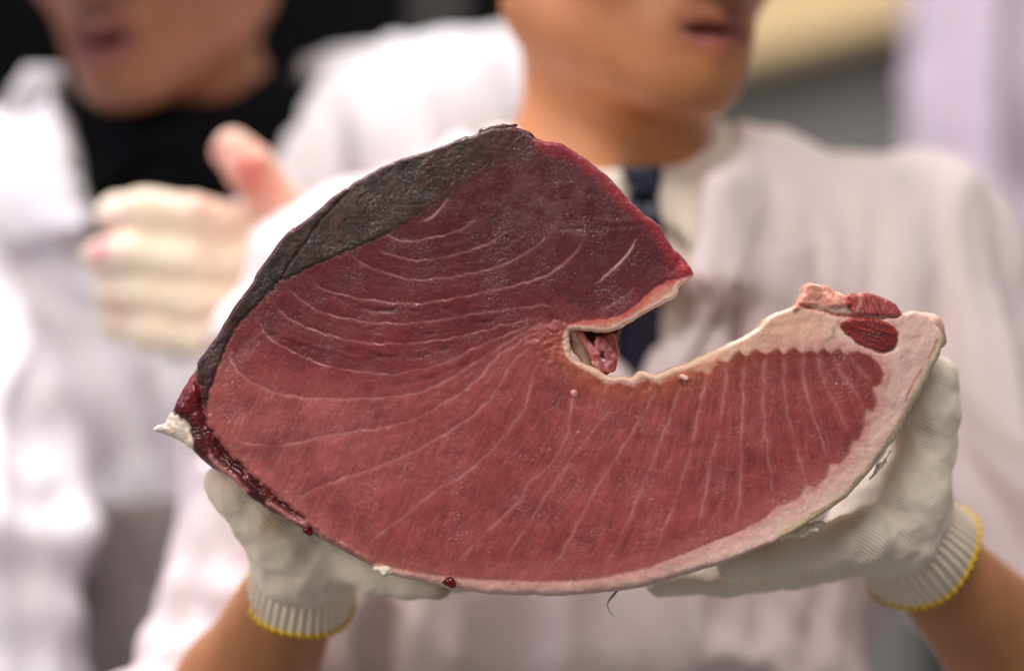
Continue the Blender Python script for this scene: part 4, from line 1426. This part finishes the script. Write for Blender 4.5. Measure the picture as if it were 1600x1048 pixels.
    # smooth normals of the whole face shared by all its pieces
    nv = vnormals(Vf, Q)

    def piece(name, cells, parent, mat=M_TUNA):
        q = Q[cells]
        ids = np.unique(q)
        mp = np.full(n, -1, int)
        mp[ids] = np.arange(len(ids))
        return mesh_obj(name, Vf[ids], mp[q], mat, parent, col[ids], rough[ids], nv[ids])
    lq = lab[Q].max(1)
    fq = np.where(oM[Q].mean(1) > 0.5, 5, np.where(cM[Q].mean(1) > 0.5, 6, np.where(kM[Q].mean(1) > 0.5, 7, np.where(rim[Q].mean(1) > 0.5, 3, np.where(meat[Q].mean(1) < 0.5, 2, np.where(dark[Q].mean(1) > 0.5, 1, 0))))))
    flesh = piece('flesh', (fq == 0) & (lq == 0), root)
    piece('dark_muscle', fq == 1, root, M_TUNA_DARK)
    piece('fat_layer', fq == 2, root)
    piece('bloody_rim', fq == 3, root)
    piece('red_muscle', fq == 5, root)
    piece('red_muscle', fq == 6, root)
    piece('cartilage_knob', fq == 7, root)
    for k in range(1, lab.max() + 1):
        c = (fq == 0) & (lq == k)
        if c.sum() > 8:
            piece('sinew', c, flesh)
    mesh_obj('skin', Vw, Fw, M_TUNA, root, Cw, np.full(len(Vw), 0.42))
    # back cut face
    nxt = {a: b for a, b in bi.tolist()}
    seen = set()
    loops = []
    for a in nxt:
        if a in seen:
            continue
        lp = [a]
        seen.add(a)
        b = nxt[a]
        while b not in seen:
            lp.append(b)
            seen.add(b)
            b = nxt[b]
        loops.append(lp)
    lp = max(loops, key=len)[::4]
    last = rings[-1]
    tri = tessellate_polygon([[Vector((last[i][0], last[i][2], 0)) for i in lp]])
    Vb = last[lp]
    mesh_obj('back_cut', Vb, [list(t) for t in tri], M_TUNA, root, np.tile(lin((135, 56, 56)), (len(Vb), 1)), np.full(len(Vb), 0.4), smooth=False)
    return root


tuna = build_tuna()


def lump(name, parent, parts, k, colour, fib=None, voxel=0.0011, mat=None, nz=0.0008, nf=140, streak=(210, 120, 100), samt=0.3):
    """small wet tissue lump from blended ellipsoid chains; parts = [(px,py,y,r)...] chains"""
    cs = [ch(*p) for p in parts]
    ap = np.array([q for c in cs for q in c[0]])
    rm = max(r for c in cs for r in c[1])

    def fn(P):
        d = None
        for pts, rad in cs:
            d = chain(P, pts, rad, k, d)
        return d
    V, F = polygonise(fn, ap.min(0) - rm - 0.004, ap.max(0) + rm + 0.004, voxel)
    nn = vnormals(V, F)
    if fib is None:
        w = fbm(V[:, 0] * nf, V[:, 1] * nf, V[:, 2] * nf, 3)
    else:
        u = V @ np.array(fib[0])
        v = V @ np.array(fib[1])
        w = fbm(u * 60, v * 520, 0 * u, 3)
    V = V + nn * (w * nz)[:, None]
    col = lin(colour)[None] * np.clip(1 + 0.5 * w, .5, 1.5)[:, None]
    s = samt * sstep(0.1, 0.5, w)
    col = col * (1 - s[:, None]) + lin(streak) * s[:, None]
    return mesh_obj(name, V, F, mat or M_WET, parent, col)


lump('belly_flap', tuna, [[(1425, 510, .024, 24), (1450, 515, .026, 22), (1464, 532, .026, 15)]], 0.006, (226, 176, 156), streak=(240, 206, 180))
# pieces inside the body cavity
lump('rib_bone', tuna, [[(897, 520, .012, 8), (906, 542, .016, 11), (925, 572, .016, 8)], [(902, 528, .020, 12), (918, 556, .024, 14)]], 0.004, (206, 184, 164), streak=(230, 214, 196))
lump('vessel', tuna, [[(905, 520, .010, 5), (922, 542, .010, 6), (930, 560, .010, 6)]], 0.002, (196, 128, 122))
lump('vessel', tuna, [[(938, 534, .012, 9), (930, 552, .010, 8), (934, 572, .010, 8), (948, 577, .011, 8), (955, 560, .012, 8), (948, 540, .012, 9)]], 0.0015, (172, 92, 92), nz=0.0016, nf=260, streak=(226, 160, 150), samt=0.6)
lump('vessel', tuna, [[(953, 528, .016, 9), (959, 550, .016, 8), (956, 576, .016, 7)]], 0.002, (150, 84, 58), streak=(190, 120, 84))
lump('cavity_membrane', tuna, [[(910, 522, .034, 14), (935, 524, .034, 14), (962, 516, .030, 8)], [(915, 535, .040, 16), (940, 545, .042, 16)]], 0.004, (66, 34, 28), streak=(110, 60, 40))
# sinew beads and ragged bits on the edge
lump('fat_globule', tuna, [[(897, 614, .001, 6), (898, 617, .001, 5)]], 0.001, (232, 170, 160), voxel=0.0007, nz=0.0004)
lump('fat_globule', tuna, [[(1066, 588, -.001, 4), (1072, 591, -.001, 4)]], 0.001, (244, 200, 180), voxel=0.0007, nz=0.0003)
for a in ([(752, 207, .004, 5), (768, 202, .003, 5), (790, 198, .003, 4), (807, 196, .004, 3)], [(800, 205, .002, 4), (820, 208, .003, 4), (836, 216, .003, 3)]):
    lump('dried_scrap', tuna, [a], 0.001, (74, 34, 34), voxel=0.0008, nz=0.0012, streak=(110, 60, 56))
lump('dried_scrap', tuna, [[(456, 360, .004, 3), (460, 357, .004, 2)]], 0.001, (176, 96, 74), voxel=0.0006, nz=0.0004)
lump('skin_tip', tuna, [[(239, 671, .010, 2), (252, 669, .010, 4), (272, 675, .011, 6), (290, 688, .012, 5)]], 0.003, (232, 214, 198), streak=(206, 190, 176))
# blood drop, loose sinew and torn membrane on the underside
lump('blood_drop', tuna, [[(703, 908, .000, 7), (707, 913, -.001, 6)], [(694, 909, .002, 4), (703, 909, .000, 5)]], 0.002, (100, 6, 14), voxel=0.0007, nz=0.0003, mat=M_BLOOD)
lump('blood_drop', tuna, [[(478, 828, .003, 5), (484, 833, .003, 4)]], 0.001, (60, 6, 12), voxel=0.0007, nz=0.0003, mat=M_BLOOD)
tube('loose_sinew', [W(966, 921, .012), W(957, 931, .010), W(949, 943, .008), W(953, 955, .008), W(960, 962, .008)], [.0006, .0007, .0005, .0005, .0003], M_THREAD, tuna, 6)
lump('torn_membrane', tuna, [[(1215, 842, .014, 3), (1235, 833, .008, 5), (1262, 826, .008, 6), (1284, 816, .010, 5)], [(1250, 836, .008, 4), (1275, 829, .008, 4)]], 0.002, (236, 228, 216), voxel=0.0008, nz=0.0016, nf=260, mat=M_MEMB)
lump('torn_membrane', tuna, [[(588, 888, .002, 4), (602, 892, .001, 6), (612, 894, .002, 4)]], 0.002, (240, 220, 206), voxel=0.0008, nz=0.0014, nf=260, mat=M_MEMB)
lump('torn_membrane', tuna, [[(1392, 706, .016, 2), (1376, 728, .016, 3), (1360, 748, .014, 2)]], 0.002, (236, 226, 212), voxel=0.0008, nz=0.0014, nf=260, mat=M_MEMB)
